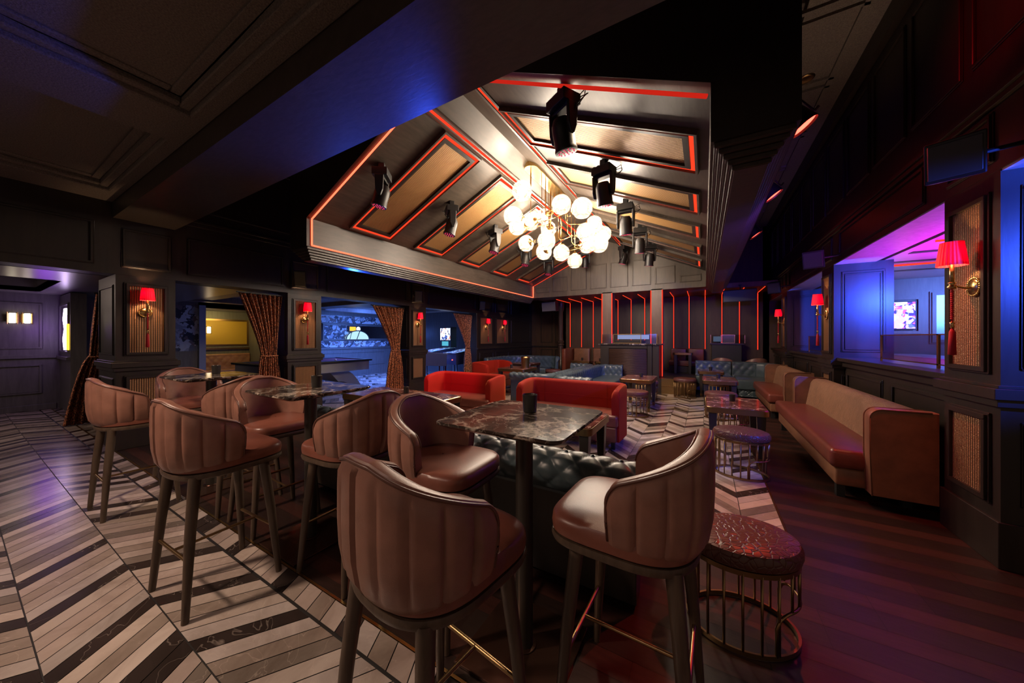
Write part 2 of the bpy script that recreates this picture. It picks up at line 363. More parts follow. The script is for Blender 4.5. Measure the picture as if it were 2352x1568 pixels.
# ------------------------------------------------------------------ walls
def frame(mb, P, a0, a1, b0, b1, w=.03, d=.02):
    """raised moulding rectangle in local plane; P maps (a,b,c)->world box call"""
    for q in ((a0,a1,b0,b0+w),(a0,a1,b1-w,b1),(a0,a0+w,b0+w,b1-w),(a1-w,a1,b0+w,b1-w)): P(mb, *q, 0, d)
    k = w*.45
    for q in ((a0-k,a1+k,b0-k,b0),(a0-k,a1+k,b1,b1+k),(a0-k,a0,b0,b1),(a1,a1+k,b0,b1)): P(mb, *q, 0, d*.5)
def PX(x, s):   # plane X=x, outward sign s ; a=y, b=z, c=out
    return lambda mb, a0, a1, b0, b1, c0, c1: mb.box(x+s*c0, x+s*c1, a0, a1, b0, b1)
def PY(y, s):
    return lambda mb, a0, a1, b0, b1, c0, c1: mb.box(a0, a1, y+s*c0, y+s*c1, b0, b1)
XL, XR = -6.75, 1.67; ZC = 4.83
HL, HR = 2.35, 2.60
L = MB(); P = PX(XL, 1)
L.box(XL-.35, XL, -3.3, 13.4, HL, ZC); L.box(XL-.35, XL, -3.3, -1.2, 0, HL); L.box(XL-.35, XL, 9.19, 13.75, 0, HL)
for q in ((-1.0, .95, 2.46, 3.0), (1.2, 1.66, 2.46, 2.97), (1.85, 3.15, 2.46, 3.0), (3.3, 3.8, 2.46, 2.97), (3.98, 6.08, 2.46, 3.0), (6.27, 6.72, 2.46, 2.97), (6.9, 9.1, 2.46, 3.0), (9.3, 10.2, 2.46, 3.0), (10.35, 11.3, 2.46, 3.0), (11.5, 13.2, 2.46, 3.0),
          (-1.0, .95, 3.45, 4.5), (1.85, 4.2, 3.45, 4.5), (4.4, 6.8, 3.45, 4.5), (7, 9.2, 3.45, 4.5), (11.5, 13.2, 1.3, 2.2)): frame(L, P, *q, w=.022, d=.022)
L.box(XL, XL+.05, 1.75, 13.4, 3.26, 3.30); L.box(XL, XL+.03, 1.75, 13.4, 3.20, 3.26); L.box(XL, XL+.05, 9.19, 13.4, 1.10, 1.16); L.box(XL, XL+.02, 9.19, 13.4, 0, .3)
for q in ((9.35, 10.2, .42, .98), (10.35, 11.3, .42, .98), (11.5, 13.2, .42, .98)): frame(L, P, *q)
struct(L.build('wall_left', M['wood'], bevel=.004, seg=1))
R = MB(); P = PX(XR, -1)
R.box(XR, XR+.45, -1, 14, HR, ZC)
for y0 in range(-1, 14, 1): pass
pn = [(-.9, .9), (1.1, 3.3), (3.46, 4.04), (4.25, 6.45), (6.66, 7.23), (7.45, 9.65), (9.86, 10.43), (10.6, 13)]
for a, c in pn:
    e = .06; frame(R, P, a+e, c-e, 2.68, 3.0, w=.022, d=.02)
for k in range(-2, 16): frame(R, P, k*.8+.62, k*.8+.62+.68, 3.42, 4.48, w=.022, d=.02)
R.box(XR-.05, XR, -1, 13, 3.07, 3.11); R.box(XR-.03, XR, -1, 13, 3.03, 3.07); R.box(XR-.07, XR, -1, 13, 4.6, ZC)
struct(R.build('wall_right', M['wood'], bevel=.004, seg=1))
# low sill walls between the right-hand piers
def sill(y0, y1):
    b = MB(); b.box(XR+.12, XR+.36, y0, y1, 0, 1.16); b.box(XR+.03, XR+.5, y0, y1, 1.16, 1.21); b.box(XR+.08, XR+.12, y0, y1, 1.08, 1.16); b.box(XR+.1, XR+.12, y0, y1, 0, .3)
    n = 2; w_ = (y1-y0)/n
    for i in range(n): frame(b, PX(XR+.12, -1), y0+i*w_+.12, y0+(i+1)*w_-.12, .40, 1.0)
    struct(b.build('wall_right_sill', M['wood'], bevel=.004, seg=1))
for a_, c_ in ((2.0, 3.46), (4.04, 6.66), (7.23, 9.86), (10.43, 12.8)):
    b = MB(); b.box(XR+.005, XR+.445, a_, c_, HR-.012, HR); struct(b.build('trim_15', m_wood('soffit_wood', (.28,.26,.28), (.40,.37,.40), .4)))
sill(4.04, 6.66); sill(7.23, 9.86); sill(10.43, 12.8)
sl = MB(); sl.box(XR+.3, XR+1.6, 2.0, 3.46, .0, .16); struct(sl.build('trim_2', M['brassd']))
def pier(y0, y1, side, depth, z1, zp1, name, deepmat):
    """pilaster with woven cane panels; side=+1 faces +X (left wall), -1 faces -X"""
    x = XL if side > 0 else XR; t = sthing(name); P = PX(x, side); b = MB()
    b.box(x, x-side*depth, y0, y1, 0, z1)
    b2 = MB()
    for z0, z1_, o in ((0, .30, .018), (1.10, 1.17, .045), (1.05, 1.10, .025), (1.17, 1.19, .02)):
        b2.box(x+side*o, x-side*depth, y0-o, y1+o, z0, z1_)
    m = .09; pa = (y0+m, y1-m)
    frame(b2, P, pa[0], pa[1], 1.27, zp1, w=.032, d=.03); frame(b2, P, pa[0], pa[1], .40, .98, w=.032, d=.03)
    # panels on the side faces
    for yy, s in ((y0, -1), (y1, 1)):
        Q = PY(yy, s); xa, xb = sorted((x-side*.09, x-side*(depth-.09)))
        if side < 0: frame(b2, Q, xa, xb, 1.30, zp1, w=.02, d=-.004 if False else .015); frame(b2, Q, xa+.03, xb-.03, 1.33, zp1-.03, w=.015, d=.01); frame(b2, Q, xa, xb, .42, .95, w=.02, d=.015)
        else: frame(b2, Q, xa, xb, 1.27, zp1-.03, w=.02, d=.015); frame(b2, Q, xa, xb, .42, .95, w=.02, d=.015)
    o = b.build('pier_core', deepmat, t); o = b2.build('moulding', deepmat if side < 0 else M['wood'], t, bevel=.004, seg=1)
    for z0, z1_ in ((1.27, zp1), (.40, .98)):
        c = MB(); c.box(x, x+side*.008, pa[0]+.03, pa[1]-.03, z0+.03, z1_-.03); c.build('cane_panel', M['cane'], t)
    return t
for (a, c, d) in ((1.138, 1.713, .95), (3.236, 3.86, .62), (6.19, 6.79, .62)): pier(a, c, 1, d, HL, 2.24, 'trim_3', M['wood'])
for (a, c) in ((3.46, 4.04), (6.66, 7.23), (9.86, 10.43)): pier(a, c, -1, .62, HR, 2.47, 'trim_4', M['wood'])
pw = MB()
# cane panels on the long left wall
for (a, c) in ((9.35, 10.15), (10.4, 11.3)):
    t = sthing('trim_5'); b = MB(); frame(b, PX(XL, 1), a, c, 1.27, 2.24, w=.032, d=.03); b.build('moulding', M['wood'], t)
    b = MB(); b.box(XL, XL+.01, a+.03, c-.03, 1.3, 2.21); b.build('cane_panel', M['cane'], t)
# ------------------------------------------------------------------ ceilings
b = MB(); b.box(-6.7, 3, -4.2, 1.114, 3.40, 3.6)
ZQ = 3.29
xs = [-6.75, -6.26, -4.2, -3.6, -1.54, -.94, 1.12, 3]; ys = [-4.2, -3.3, -1.3, -.95, 1.0, 1.114]
for i in range(7):
    for j in range(5):
        if i % 2 == 1 and j % 2 == 1: continue
        b.box(xs[i], xs[i+1], ys[j], ys[j+1], ZQ, 3.42)
for i in (1, 3, 5):
    for j in (1, 3):
        for k in range(2):
            o = .0+.07*k
            frame(b, lambda mb, a0, a1, b0, b1, c0, c1: mb.box(a0, a1, b0, b1, ZQ+.04+.05*k, 3.42), xs[i]+o, xs[i+1]-o, ys[j]+o, ys[j+1]-o, w=.07, d=1)
struct(b.build('ceiling', M['ceil'], bevel=.01, seg=1))
b = MB(); b.box(-6.75, 1.67, 1.114, 1.707, 3.09, ZC); struct(b.build('ceiling_beam', M['wood2']))
b = MB(); b.box(-6.75, XR, 1.7, 13.5, ZC+.1, ZC+.25)
b.box(.9, XR-.0, 1.7, 13.4, ZC, ZC+.1); b.box(-6.7, -5.8, 1.7, 13.4, ZC, ZC+.1); b.box(-5.8, .9, 1.7, 2.6, ZC, ZC+.1)
struct(b.build('ceiling_upper', M['ceil']))
b = MB()
for k in range(8):
    y = 1.9+k*1.25; b.box(.2, XR-.25, y, y+.04, ZC-.03, ZC+.01); b.box(.2, XR-.25, y+.16, y+.2, ZC-.03, ZC+.01)
b.box(XR-.3, XR-.25, 1.7, 12, ZC-.03, ZC+.01); struct(b.build('trim_6', M['ceil']))
# downlights in the upper ceiling
DLp = [(1.13, 5.56)]
for i, (x, y) in enumerate(DLp):
    t = thing('downlight', 'round brass recessed downlight in the high ceiling above the right wall, unlit', 'ceiling light', (x, y, ZC))
    q = MB(); q.lathe([(.06, -.015), (.075, -.02), (.09, -.005), (.09, 0)], 24); q.build('trim_ring', M['brassd'], t, smooth=1); q = MB(); q.lathe([(.0, -.004), (.06, -.014)], 20); q.build('reflector', M['brass'], t)
# ------------------------------------------------------------------ the vaulted box
vx0, vx1, vm, ze, zr, yn, yf, zl, zb = -5.1, .04, -2.53, 3.29, 4.45, 2.75, 10.2, 2.87, 2.70
ox0, ox1 = -5.56, .53
t = sthing('ceiling_vault')
mm = (zr-ze)/(vm-vx0)
b = MB(); th = .12
b.add([(vx0,yn,ze),(vx0,yf,ze),(vm,yf,zr),(vm,yn,zr),(vx0,yn,ze+th),(vx0,yf,ze+th),(vm,yf,zr+th),(vm,yn,zr+th)], [(0,1,2,3),(4,7,6,5),(0,3,7,4),(1,5,6,2)])
b.build('slope', M['vault'], t)
b = MB(); b.add([(vx1,yn,ze),(vx1,yf,ze),(vm,yf,zr),(vm,yn,zr),(vx1,yn,ze+th),(vx1,yf,ze+th),(vm,yf,zr+th),(vm,yn,zr+th)], [(3,2,1,0),(5,6,7,4),(4,7,3,0),(2,6,5,1)]); b.build('slope', M['vault'], t)
# inner fascias
b = MB(); b.box(vx0-.06, vx0, yn, yf, zl, ze+.1); b.box(vx1, vx1+.06, yn, yf, zl, ze+.1); b.build('fascia', M['vault'], t)
b = MB(); b.box(ox0, ox0+.05, yn, yf, zl, ZC); b.box(ox1-.05, ox1, yn, yf, zl, ZC); b.build('outer_side', M['wood'], t)
# near face with gable-shaped opening
def gableface(y0, y1, z_top, mt, nm, full=False):
    q = MB()
    if full: poly = [(vx0-.3, zl-.0), (vx1+.3, zl-.0), (vx1+.3, ze), (vm, zr+.1), (vx0-.3, ze)]; q.T = Matrix.Identity(4); n = len(poly)
    else:
        for poly in ([(ox0, zl), (vx0, zl), (vx0, ze), (vm, zr), (vm, z_top), (ox0, z_top)], [(ox1, zl), (ox1, z_top), (vm, z_top), (vm, zr), (vx1, ze), (vx1, zl)]):
            n = len(poly); q.add([(x, y0, z) for x, z in poly]+[(x, y1, z) for x, z in poly], [list(range(n)), list(range(n, 2*n))[::-1]]+[(i, n+i, n+(i+1)%n, (i+1)%n) for i in range(n)])
        return q.build(nm, mt, t)
    q.add([(x, y0, z) for x, z in poly]+[(x, y1, z) for x, z in poly], [list(range(n)), list(range(n, 2*n))[::-1]]+[(i, n+i, n+(i+1)%n, (i+1)%n) for i in range(n)])
    return q.build(nm, mt, t)
gableface(yn-.05, yn, ZC, M['wood'], 'near_face'); gableface(yf, yf+.15, ZC, M['gable'], 'far_gable', True)
g = MB()
for k in range(8):
    x0 = vx0+.12+k*.63; x1 = x0+.5
    if x1 > vx1: x1 = vx1-.03
    xc = x0 if abs(x0-vm) > abs(x1-vm) else x1; ztop = ze+mm*(min(x0-vx0, vx1-x1))-.12
    ztop = min(ztop, 3.78)
    if ztop-3.0 > .12: frame(g, PY(yf, -1), x0, x1, 3.04, ztop, w=.022, d=.025)
g.build('gable_moulding', M['gable'], t, bevel=.004, seg=1)
# stepped cornice around box bottom, running in on both faces
def cornice():
    q = MB(); N = 5
    def ring(x0, x1, inner, outer):
        pass
    for (xa, xb) in ((vx0, ox0), (ox1, vx1)):
        xa, xb = min(xa, xb), max(xa, xb)
        for k in range(N):
            i = .02+.028*k; z1 = zl-.034*k; z0 = zl-.034*(k+1)
            q.box(xa+i, xb-i, yn-.05+i, yf+.1, z0, z1-.006 if k else z1); q.box(xa+i+.012, xb-i-.012, yn-.04+i, yf+.1, z0-.004, z1+.004)
    q.build('cornice', M['wood2'], t, bevel=.003, seg=1)
    # far lintel between the two sides
    q = MB(); q.box(ox0, ox1, yf+.15, yf+.6, zl, ZC); q.build('lintel', M['gable'], t)
cornice()
# red strips of the vault
def ledstrip(pts, w_, mt, name='led_strip', par=t, r=.012):
    q = MB(); q.tube(pts, r, 6); return q.build(name, mt, par)
e = .03
ledstrip([(vx0+.012, yn+.02, zl+.02), (vx0+.012, yf-.02, zl+.02)], 0, M['leddots'], r=.011)
ledstrip([(vx0+.012, yn+.02, zl+.02), (vx0+.012, yn+.02, ze-.02)], 0, M['leddots'], r=.014)
ledstrip([(vx0+.02, yf-.02, zl+.02), (vx0+.02, yf-.02, ze-.02)], 0, M['leddots'], r=.014)
ledstrip([(vx0+.02, yn+.015, ze-.01), (vm, yn+.015, zr-.03)], 0, M['leddots'], r=.012)
ledstrip([(vx1-.02, yn+.06, ze-.02), (vm, yn+.06, zr-.03)], 0, M['leddim'], r=.016)
ledstrip([(vx0+.02, yf-.02, ze-.02), (vm, yf-.02, zr-.03)], 0, M['ledsoft'], r=.008)
for sx, xx, mt_, rr in ((-1, vm-.36, M['led'], .016), (1, vm+.36, M['ledsoft'], .012)):
    z = zr-mm*.36-.008; ledstrip([(xx, yn+.05, z), (xx, yf-.05, z)], 0, mt_, r=rr)
q = MB()
for xx in (vm-.41, vm-.31, vm+.31, vm+.41):
    z = zr-mm*abs(xx-vm); q.box(xx-.012, xx+.012, yn, yf, z-.02, z+.02)
q.build('ridge_moulding', M['vault'], t)
ts = t
# cane panels framed in red light, five on either slope
def slope_pt(side, u, y, off=0):
    # u = distance in x from the eave
    x = (vx0+u) if side < 0 else (vx1-u); nx = mm if side < 0 else -mm; L_ = math.hypot(1, mm)
    return Vector((x, y, ze+mm*u))+Vector((nx, 0, -1))/L_*off
for side in (-1, 1):
    for k in range(5):
        ya = 3.33+1.385*k; yb = ya+.80; u0, u1 = .09, 2.13
        def ring(o0, o1, h0, h1):
            q = MB()
            a = [slope_pt(side, u, y, h0) for u, y in ((u0+o0, ya+o0), (u1-o0, ya+o0), (u1-o0, yb-o0), (u0+o0, yb-o0))]
            c = [slope_pt(side, u, y, h0) for u, y in ((u0+o1, ya+o1), (u1-o1, ya+o1), (u1-o1, yb-o1), (u0+o1, yb-o1))]
            a2 = [slope_pt(side, u, y, h1) for u, y in ((u0+o0, ya+o0), (u1-o0, ya+o0), (u1-o0, yb-o0), (u0+o0, yb-o0))]
            c2 = [slope_pt(side, u, y, h1) for u, y in ((u0+o1, ya+o1), (u1-o1, ya+o1), (u1-o1, yb-o1), (u0+o1, yb-o1))]
            fs = []
            for i in range(4):
                j = (i+1) % 4; fs += [(8+i, 8+j, 12+j, 12+i), (i, 8+i, 8+j, j), (4+i, 12+i, 12+j, 4+j)]
            q.add(a+c+a2+c2, fs); return q
        pn_ = bpy.data.objects.new('ceiling_panel', None); C.objects.link(pn_); pn_.parent = ts
        ring(-.012, .012, 0, .05).build('panel_moulding', M['vault'], pn_)
        ring(.012, .062, 0, .022).build('red_light_channel', M['ledsoft'], pn_)
        ring(.062, .115, 0, .035).build('inner_moulding', M['wood'], pn_)
        q = MB(); q.sheet([[slope_pt(side, u0+.11+(u1-u0-.22)*i/4, ya+.11+(yb-ya-.22)*j/2, .006) for j in range(3)] for i in range(5)]); q.build('cane_sheet', M['canev'], pn_)
# ------------------------------------------------------------------ back zone behind the vault
b = MB(); b.box(-4.85, XR, 12.3, 12.5, 0, ZC+.1); b.box(XL-.3, -4.7, 13.4, 13.6, 0, ZC); b.box(-4.85, -4.7, 12.3, 13.5, 0, ZC+.1); b.box(XR-.15, XR+.9, 12.3, 12.5, 0, ZC)
struct(b.build('wall_back', m_wood('led_wall_wood', (.04,.018,.010), (.07,.032,.017), .5)))
b = MB(); b.box(-5.2, XR, yf+.6, 12.4, 2.87, 3.0); struct(b.build('ceiling_rear', m_wood('rear_ceiling_wood', (.12,.06,.03), (.18,.09,.05), .5)))
b = MB(); b.box(XL, -5.2, 10.8, 13.4, 3.6, 3.8); struct(b.build('ceiling_corner', M['wood']))
b = MB()
for x in (-6.3, -5.6): frame(b, PY(13.4, -1), x, x+.55, 1.3, 2.6, w=.025, d=.02); frame(b, PY(13.4, -1), x, x+.55, .4, 1.0, w=.025, d=.02)
b.box(XL, -4.85, 13.34, 13.4, 1.1, 1.16); struct(b.build('trim_7', M['wood']))
b = MB(); b.lathe([(.16, 0), (.16, .08), (.13, .1), (.13, .5), (.105, .55), (.1, 1.2), (.13, 1.22), (.13, 1.26), (.1, 1.28), (.13, 1.34), (.13, 1.38), (.095, 1.42), (.09, 2.5), (.13, 2.6), (.14, 2.87)], 24, (-4.82, 12.05))
struct(b.build('trim_8', mat('column_paint', (.05,.03,.022), .25), smooth='a'))
# platform under the booth
b = MB(); b.box(-2.75, -.2, 9.78, 12.3, 0, .40); struct(b.build('floor_platform', M['wood']))
b = MB(); b.box(-1.0, -.2, 9.76, 9.78, .0, .40); b.box(-1.0, -.2, 9.75, 9.80, .20, .215); b.box(-1.0, -.2, 9.75, 9.80, .385, .405); struct(b.build('trim_9', mat('brass_riser', (.42,.27,.12), .35, 1)))
for k in range(14):
    x = -4.52+.455*k
    if x > XR-.1: break
    t = thing('wall_light_strip', 'red vertical light strip on the rear wall, the %s from the left' % ('first second third fourth fifth sixth seventh eighth ninth tenth eleventh twelfth thirteenth fourteenth'.split()[k]), 'light strip', (x, 12.29, 1.15), 0, 'red light strips on the rear wall')
    q = MB(); q.tube([(0, 0, 0), (0, 0, 1.70)], .011, 6); q.build('tube', M['led'], t); q = MB(); q.tube([(0, -.02, 1.712), (0, -1.4, 1.712)], .009, 6); q.build('ceiling_tube', M['ledsoft'], t)
    q = MB(); q.box(-.03, -.016, -.012, .008, 0, 1.7); q.box(.016, .03, -.012, .008, 0, 1.7); q.build('channel', M['black'], t)
# pillars under the gable
for x0, x1 in ((-2.72, -2.42), (-1.32, -1.02)):
    t = sthing('trim_10'); b = MB(); b.box(x0, x1, 10.2, 10.6, .4, 2.9); b.build('pillar', m_wood('pillar_wood', (.09,.045,.025), (.15,.08,.05), .4), t)
    for x in (x0, x1): ledstrip([(x, 10.19, .42), (x, 10.19, 2.86)], 0, M['led'], 'led_strip', t, .013)
# ------------------------------------------------------------------ bar stools
def upath(n, hw, back, front, rc):
    """U plan open to +y: from front-left round the back to front-right"""
    pts = []
    # left arm from (−hw, front) to back corner, superelliptic back
    m = n
    for i in range(m+1):
        t = i/m
        if t < .2: pts.append((-hw, front+(0-front)*t/.2))
        elif t > .8: pts.append((hw, front*(t-.8)/.2))
        else:
            g = PI*(t-.2)/.6; cx, sx = math.cos(g), math.sin(g); p = 2/2.5
            pts.append((-hw*math.copysign(abs(cx)**p, cx), -back*abs(sx)**p))
    return pts
def make_barstool():
    t = thing('bar_stool', '', 'bar stool')
    N = 160; nch = 10
    pts = upath(N, .262, .262, .045, 0)
    # arc length
    Ls = [0]
    for a, b_ in zip(pts, pts[1:]): Ls.append(Ls[-1]+math.dist(a, b_))
    tot = Ls[-1]; grid = []
    for i, (x, y) in enumerate(pts):
        a = Vector(pts[max(i-1, 0)]); c = Vector(pts[min(i+1, N)]); d = (c-a).normalized(); nrm = Vector((d.y, -d.x))
        if nrm.dot(Vector((x, y))) < 0: nrm = -nrm
        s = Ls[i]/tot; q = abs(2*s-1)          # 0 back .. 1 arm ends
        top = 1.165-.16*(max(0, q-.12)/.88)**1.15; endr = max(0, (q-.90)/.10); top -= .055*(1-math.sqrt(max(0, 1-endr**2)))
        ch = abs(math.sin(PI*s*nch)); groove = .017*(1-min(1, ch/.16))**2*(1 if .02 < s < .98 else 0)
        pillow = .008*min(1, ch*1.6)
        th = .05; z0 = .755; col = []
        def pt(o, z): 
            k = 1-.13*max(0, (1-(z-.74)/.2))**2 if z < .94 else 1
            v = Vector((x, y))*k+nrm*o; return (v.x, v.y, z)
        prof = [(0-.016, z0), (0-.004, z0+.012), (pillow-groove, z0+.05), (pillow-groove, z0+.12), (pillow-groove, (z0+top)/2), (pillow-groove, top-.09), (pillow*.8-groove, top-.045), (-.003, top-.024), (-.002, top-.014), (-.010, top-.003), (-.025, top), (-.042, top-.006), (-.05, top-.025), (-.052, top-.1), (-.055, .80), (-.05, z0)]
        col = [pt(o, z) for o, z in prof]; grid.append(col)
    b = MB(); b.sheet(grid, cv=True); n = len(grid[0])
    b.add(grid[0], [list(range(n))]); b.add(grid[-1], [list(range(n))])
    b.build('backrest', M['leather'], t, smooth='a')
    # piping along the top edge and down the arm fronts
    rim = [Vector(g[8]) for g in grid]; a0 = [Vector(g) for g in grid[0][2:8]]; a1 = [Vector(g) for g in grid[-1][2:8]][::-1]
    b = MB(); b.tube([v+Vector((0, 0, .002)) for v in a0+rim+a1], .0055, 6); b.tube([v+Vector((0, 0, .0)) for v in [Vector(g[12])+Vector((0,0,.01)) for g in grid]], .004, 6)
    b.build('piping', M['piping'], t, smooth=1)
    # seat cushion
    def outline(sc, dy=0):
        o = []
        for i in range(64):
            g = 2*PI*i/64; cx, sx = math.cos(g), math.sin(g); p = 2/(4.5 if sx > 0 else 2.6)
            o.append((.245*sc*math.copysign(abs(cx)**p, cx), (.285 if sx > 0 else .235)*sc*math.copysign(abs(sx)**p, sx)+dy))
        return o
    rings = [(.95, .752), (1.0, .762), (1.01, .785), (1.0, .81), (.96, .824), (.85, .832), (.6, .838), (.3, .84), (.02, .84)]
    b = MB(); b.sheet([[(x, y, z) for x, y in outline(s_, .01)] for s_, z in rings], cv=True); b.add([(x, y, .752) for x, y in outline(.95, .01)], [list(range(64))])
    b.build('seat', M['leather_s'], t, smooth='a')
    b = MB(); b.sheet([[(x, y, z) for x, y in outline(s_, .01)] for s_, z in ((.97, .72), (1.0, .725), (1.015, .738), (1.0, .752), (.9, .752))], cv=True); b.add([(x, y, .72) for x, y in outline(.97, .01)], [list(range(64))])
    b.build('seat_frame', M['walnut'], t, smooth='a')
    for sx in (-1, 1):
        for sy in (-1, 1):
            b = MB(); b.tube([(sx*.175, sy*.165+.01, .735), (sx*.205, sy*.195+.01, .42), (sx*.238, sy*.225+.01, .0)], [.028, .024, .0165], 14); b.build('leg', M['walnut'], t, smooth='a')
    b = MB(); z = .30; x_ = .213; y_ = .203
    for sy in (-1, 1): b.tube([(-x_, sy*y_+.01, z), (x_, sy*y_+.01, z)], .009, 10)
    b.tube([(0, -y_+.01, z), (0, y_+.01, z)], .008, 10); b.build('footrest', M['brassd'], t, smooth='a')
    return t
M['leather_s'] = m_leather('seat_leather', (.20,.065,.042), .34)
st = make_barstool()
stools = [(-.80, .83, -8, 'leather bar stool nearest the camera, its channelled back filling the lower middle'),
          (-.235, 1.385, 88, 'leather bar stool right of the nearest tall marble table, beside the big cage stool'),
          (-1.30, 1.43, -88, 'leather bar stool left of the nearest tall marble table, seat facing right'),
          (-2.60, .84, 2, 'leather bar stool with back to the camera in front of the middle tall table'),
          (-2.02, 1.39, 92, 'leather bar stool on the right side of the middle tall table'),
          (-3.13, 1.40, -92, 'leather bar stool on the left side of the middle tall table, half under its top'),
          (-4.46, .86, 0, 'leftmost leather bar stool, back to the camera, in front of the farthest tall table'),
          (-3.72, 1.38, 90, 'leather bar stool on the right side of the farthest tall table'),
          (-4.94, 1.38, -90, 'leather bar stool on the left side of the farthest tall table by the wall pillar')]
for i, (x, y, a, lab) in enumerate(stools):
    if i == 0: st.location = (x, y, 0); st.rotation_euler = (0, 0, math.radians(a)); st['label'] = lab; st['group'] = 'channelled leather bar stools'
    else: dup(st, (x, y, 0), math.radians(a), lab, 'channelled leather bar stools')
# ------------------------------------------------------------------ tall marble tables
def rounded(x0, x1, y0, y1, r, n=6):
    o = []
    for cx, cy, a0 in ((x1-r, y1-r, 0), (x0+r, y1-r, 90), (x0+r, y0+r, 180), (x1-r, y0+r, 270)):
        for i in range(n+1):
            g = math.radians(a0+90*i/n); o.append((cx+r*math.cos(g), cy+r*math.sin(g)))
    return o
def bevplate(b, x0, x1, y0, y1, r, z0, z1, e=.004):
    rs = []
    for d, z in ((e, z0), (0, z0+e), (0, z1-e), (e, z1)): rs.append([(x, y, z) for x, y in rounded(x0+d, x1-d, y0+d, y1-d, max(r-d, .001))])
    b.sheet(rs, cv=True); n = len(rs[0]); b.add(rs[0], [list(range(n))[::-1]]); b.add(rs[-1], [list(range(n))])
def make_talltable():
    t = thing('bar_table', '', 'table'); b = MB()
    # underside tapers in to a thin edge
    rs = [[(x, y, z) for x, y in rounded(-.31+d, .31-d, -.31+d, .31-d, .05-d*.4)] for d, z in ((.035, 1.092), (.004, 1.108), (0, 1.112), (0, 1.12), (.003, 1.123))]
    b.sheet(rs, cv=True); n = len(rs[0]); b.add(rs[0], [list(range(n))[::-1]]); b.add(rs[-1], [list(range(n))]); b.build('tabletop', M['marble'], t, smooth='a')
    b = MB(); b.lathe([(.042, .02), (.042, 1.09)], 28); b.build('pole', M['polebl'], t, smooth='a')
    b = MB(); b.box(-.24, .24, -.24, .24, 0, .014); b.lathe([(.06, .014), (.06, .02), (.045, .022)], 24); b.build('base_plate', M['plate'], t, bevel=.002, seg=1)
    return t
M['polebl'] = m_wood('blackened_bronze', (.022,.018,.015), (.032,.026,.02), .3); M['plate'] = mat('dark_bronze_plate', (.10,.05,.035), .22, .8)
tt = make_talltable(); tabs = [(-.757, 1.42, 'nearest tall square black marble table on a single dark post'), (-2.56, 1.385, 'middle tall square black marble table on a single dark post'), (-4.34, 1.365, 'farthest tall square black marble table, by the wall pillar')]
for i, (x, y, lab) in enumerate(tabs):
    if i == 0: tt.location = (x, y, 0); tt['label'] = lab; tt['group'] = 'tall marble tables'
    else: dup(tt, (x, y, 0), 0, lab, 'tall marble tables')
def make_candle():
    t = thing('candle_holder', '', 'candle'); b = MB(); b.lathe([(0.0, .004), (.030, .0), (.034, .004), (.0385, .088), (.036, .09), (.033, .082), (.030, .05), (0, .05)], 28); b.build('cup', M['candle'], t, smooth='a')
    b = MB(); b.lathe([(.033, .05), (.0, .053)], 20); b.tube([(0,0,.052),(0,0,.066)], .002, 6); b.build('wax', M['wax'], t); return t
cn = make_candle(); cn.location = (-.77, 1.505, 1.123); cn['label'] = 'black candle cup on the nearest tall marble table'; cn['group'] = 'candle cups'
dup(cn, (-2.56, 1.43, 1.123), 0, 'black candle cup on the middle tall marble table', 'candle cups'); dup(cn, (-4.42, 1.43, 1.123), 0, 'black candle cup on the farthest tall marble table', 'candle cups')
# ------------------------------------------------------------------ low tables with brass rims
def make_lowtable(name, lab, x0, x1, y0, y1, h=.65, marb='marblered', group=None):
    cx, cy = (x0+x1)/2, (y0+y1)/2; a, c = (x1-x0)/2, (y1-y0)/2; t = thing(name, lab, 'table', (cx, cy, 0), 0, group)
    b = MB(); bevplate(b, -a+.008, a-.008, -c+.008, c-.008, .06, h-.03, h); b.build('tabletop', M[marb], t, smooth='a')
    b = MB(); bevplate(b, -a, a, -c, c, .07, h-.075, h-.006, .003); b.build('brass_rim', M['brassd'], t, smooth='a')
    for sx in (-1, 1):
        for sy in (-1, 1):
            b = MB(); X = sx*(a-.075); Y = sy*(c-.075); vs = []
            for z, r in ((h-.075, .045), (.07, .028)): vs += [(X+i*r, Y+j*r, z) for i, j in ((-1,-1),(1,-1),(1,1),(-1,1))]
            b.add(vs, [(0,1,2,3),(4,7,6,5)]+[(i, 4+i, 4+(i+1)%4, (i+1)%4) for i in range(4)]); leg = b.build('leg', M['polebl'], t, bevel=.004, seg=1)
            b = MB(); r0, r1 = .0285, .026; vs = []
            for z, r in ((.07, r0), (0, r1)): vs += [(X+i*r, Y+j*r, z) for i, j in ((-1,-1),(1,-1),(1,1),(-1,1))]
            b.add(vs, [(0,1,2,3),(4,7,6,5)]+[(i, 4+i, 4+(i+1)%4, (i+1)%4) for i in range(4)]); b.build('leg_cap', M['brassd'], leg)
    return t
lt = []
lt.append(make_lowtable('low_table', 'red marble low table with brass rim beside the large caramel sofa', .02, .66, 4.79, 5.70, group='brass rimmed low tables'))
lt.append(make_lowtable('low_table', 'red marble low table second along the right aisle, a candle on it', -.04, .58, 7.70, 8.60, group='brass rimmed low tables'))
lt.append(make_lowtable('low_table', 'red marble low table in front of the blue tufted corner banquette on the right', -.14, .44, 9.75, 10.45, group='brass rimmed low tables'))
lt.append(make_lowtable('low_table', 'red marble low table just right of the back to back blue sofas', -1.55, -.90, 7.12, 8.05, group='brass rimmed low tables'))
make_lowtable('low_table', 'veined marble low table between the blue banquette and the left orange sofa', -4.35, -2.75, 2.75, 3.45, .74, group='marble tables in the orange sofa booths')
make_lowtable('low_table', 'veined marble low table before the right orange sofa, mostly hidden by the nearest tall table', -2.3, -.86, 2.85, 3.55, .70, group='marble tables in the orange sofa booths')
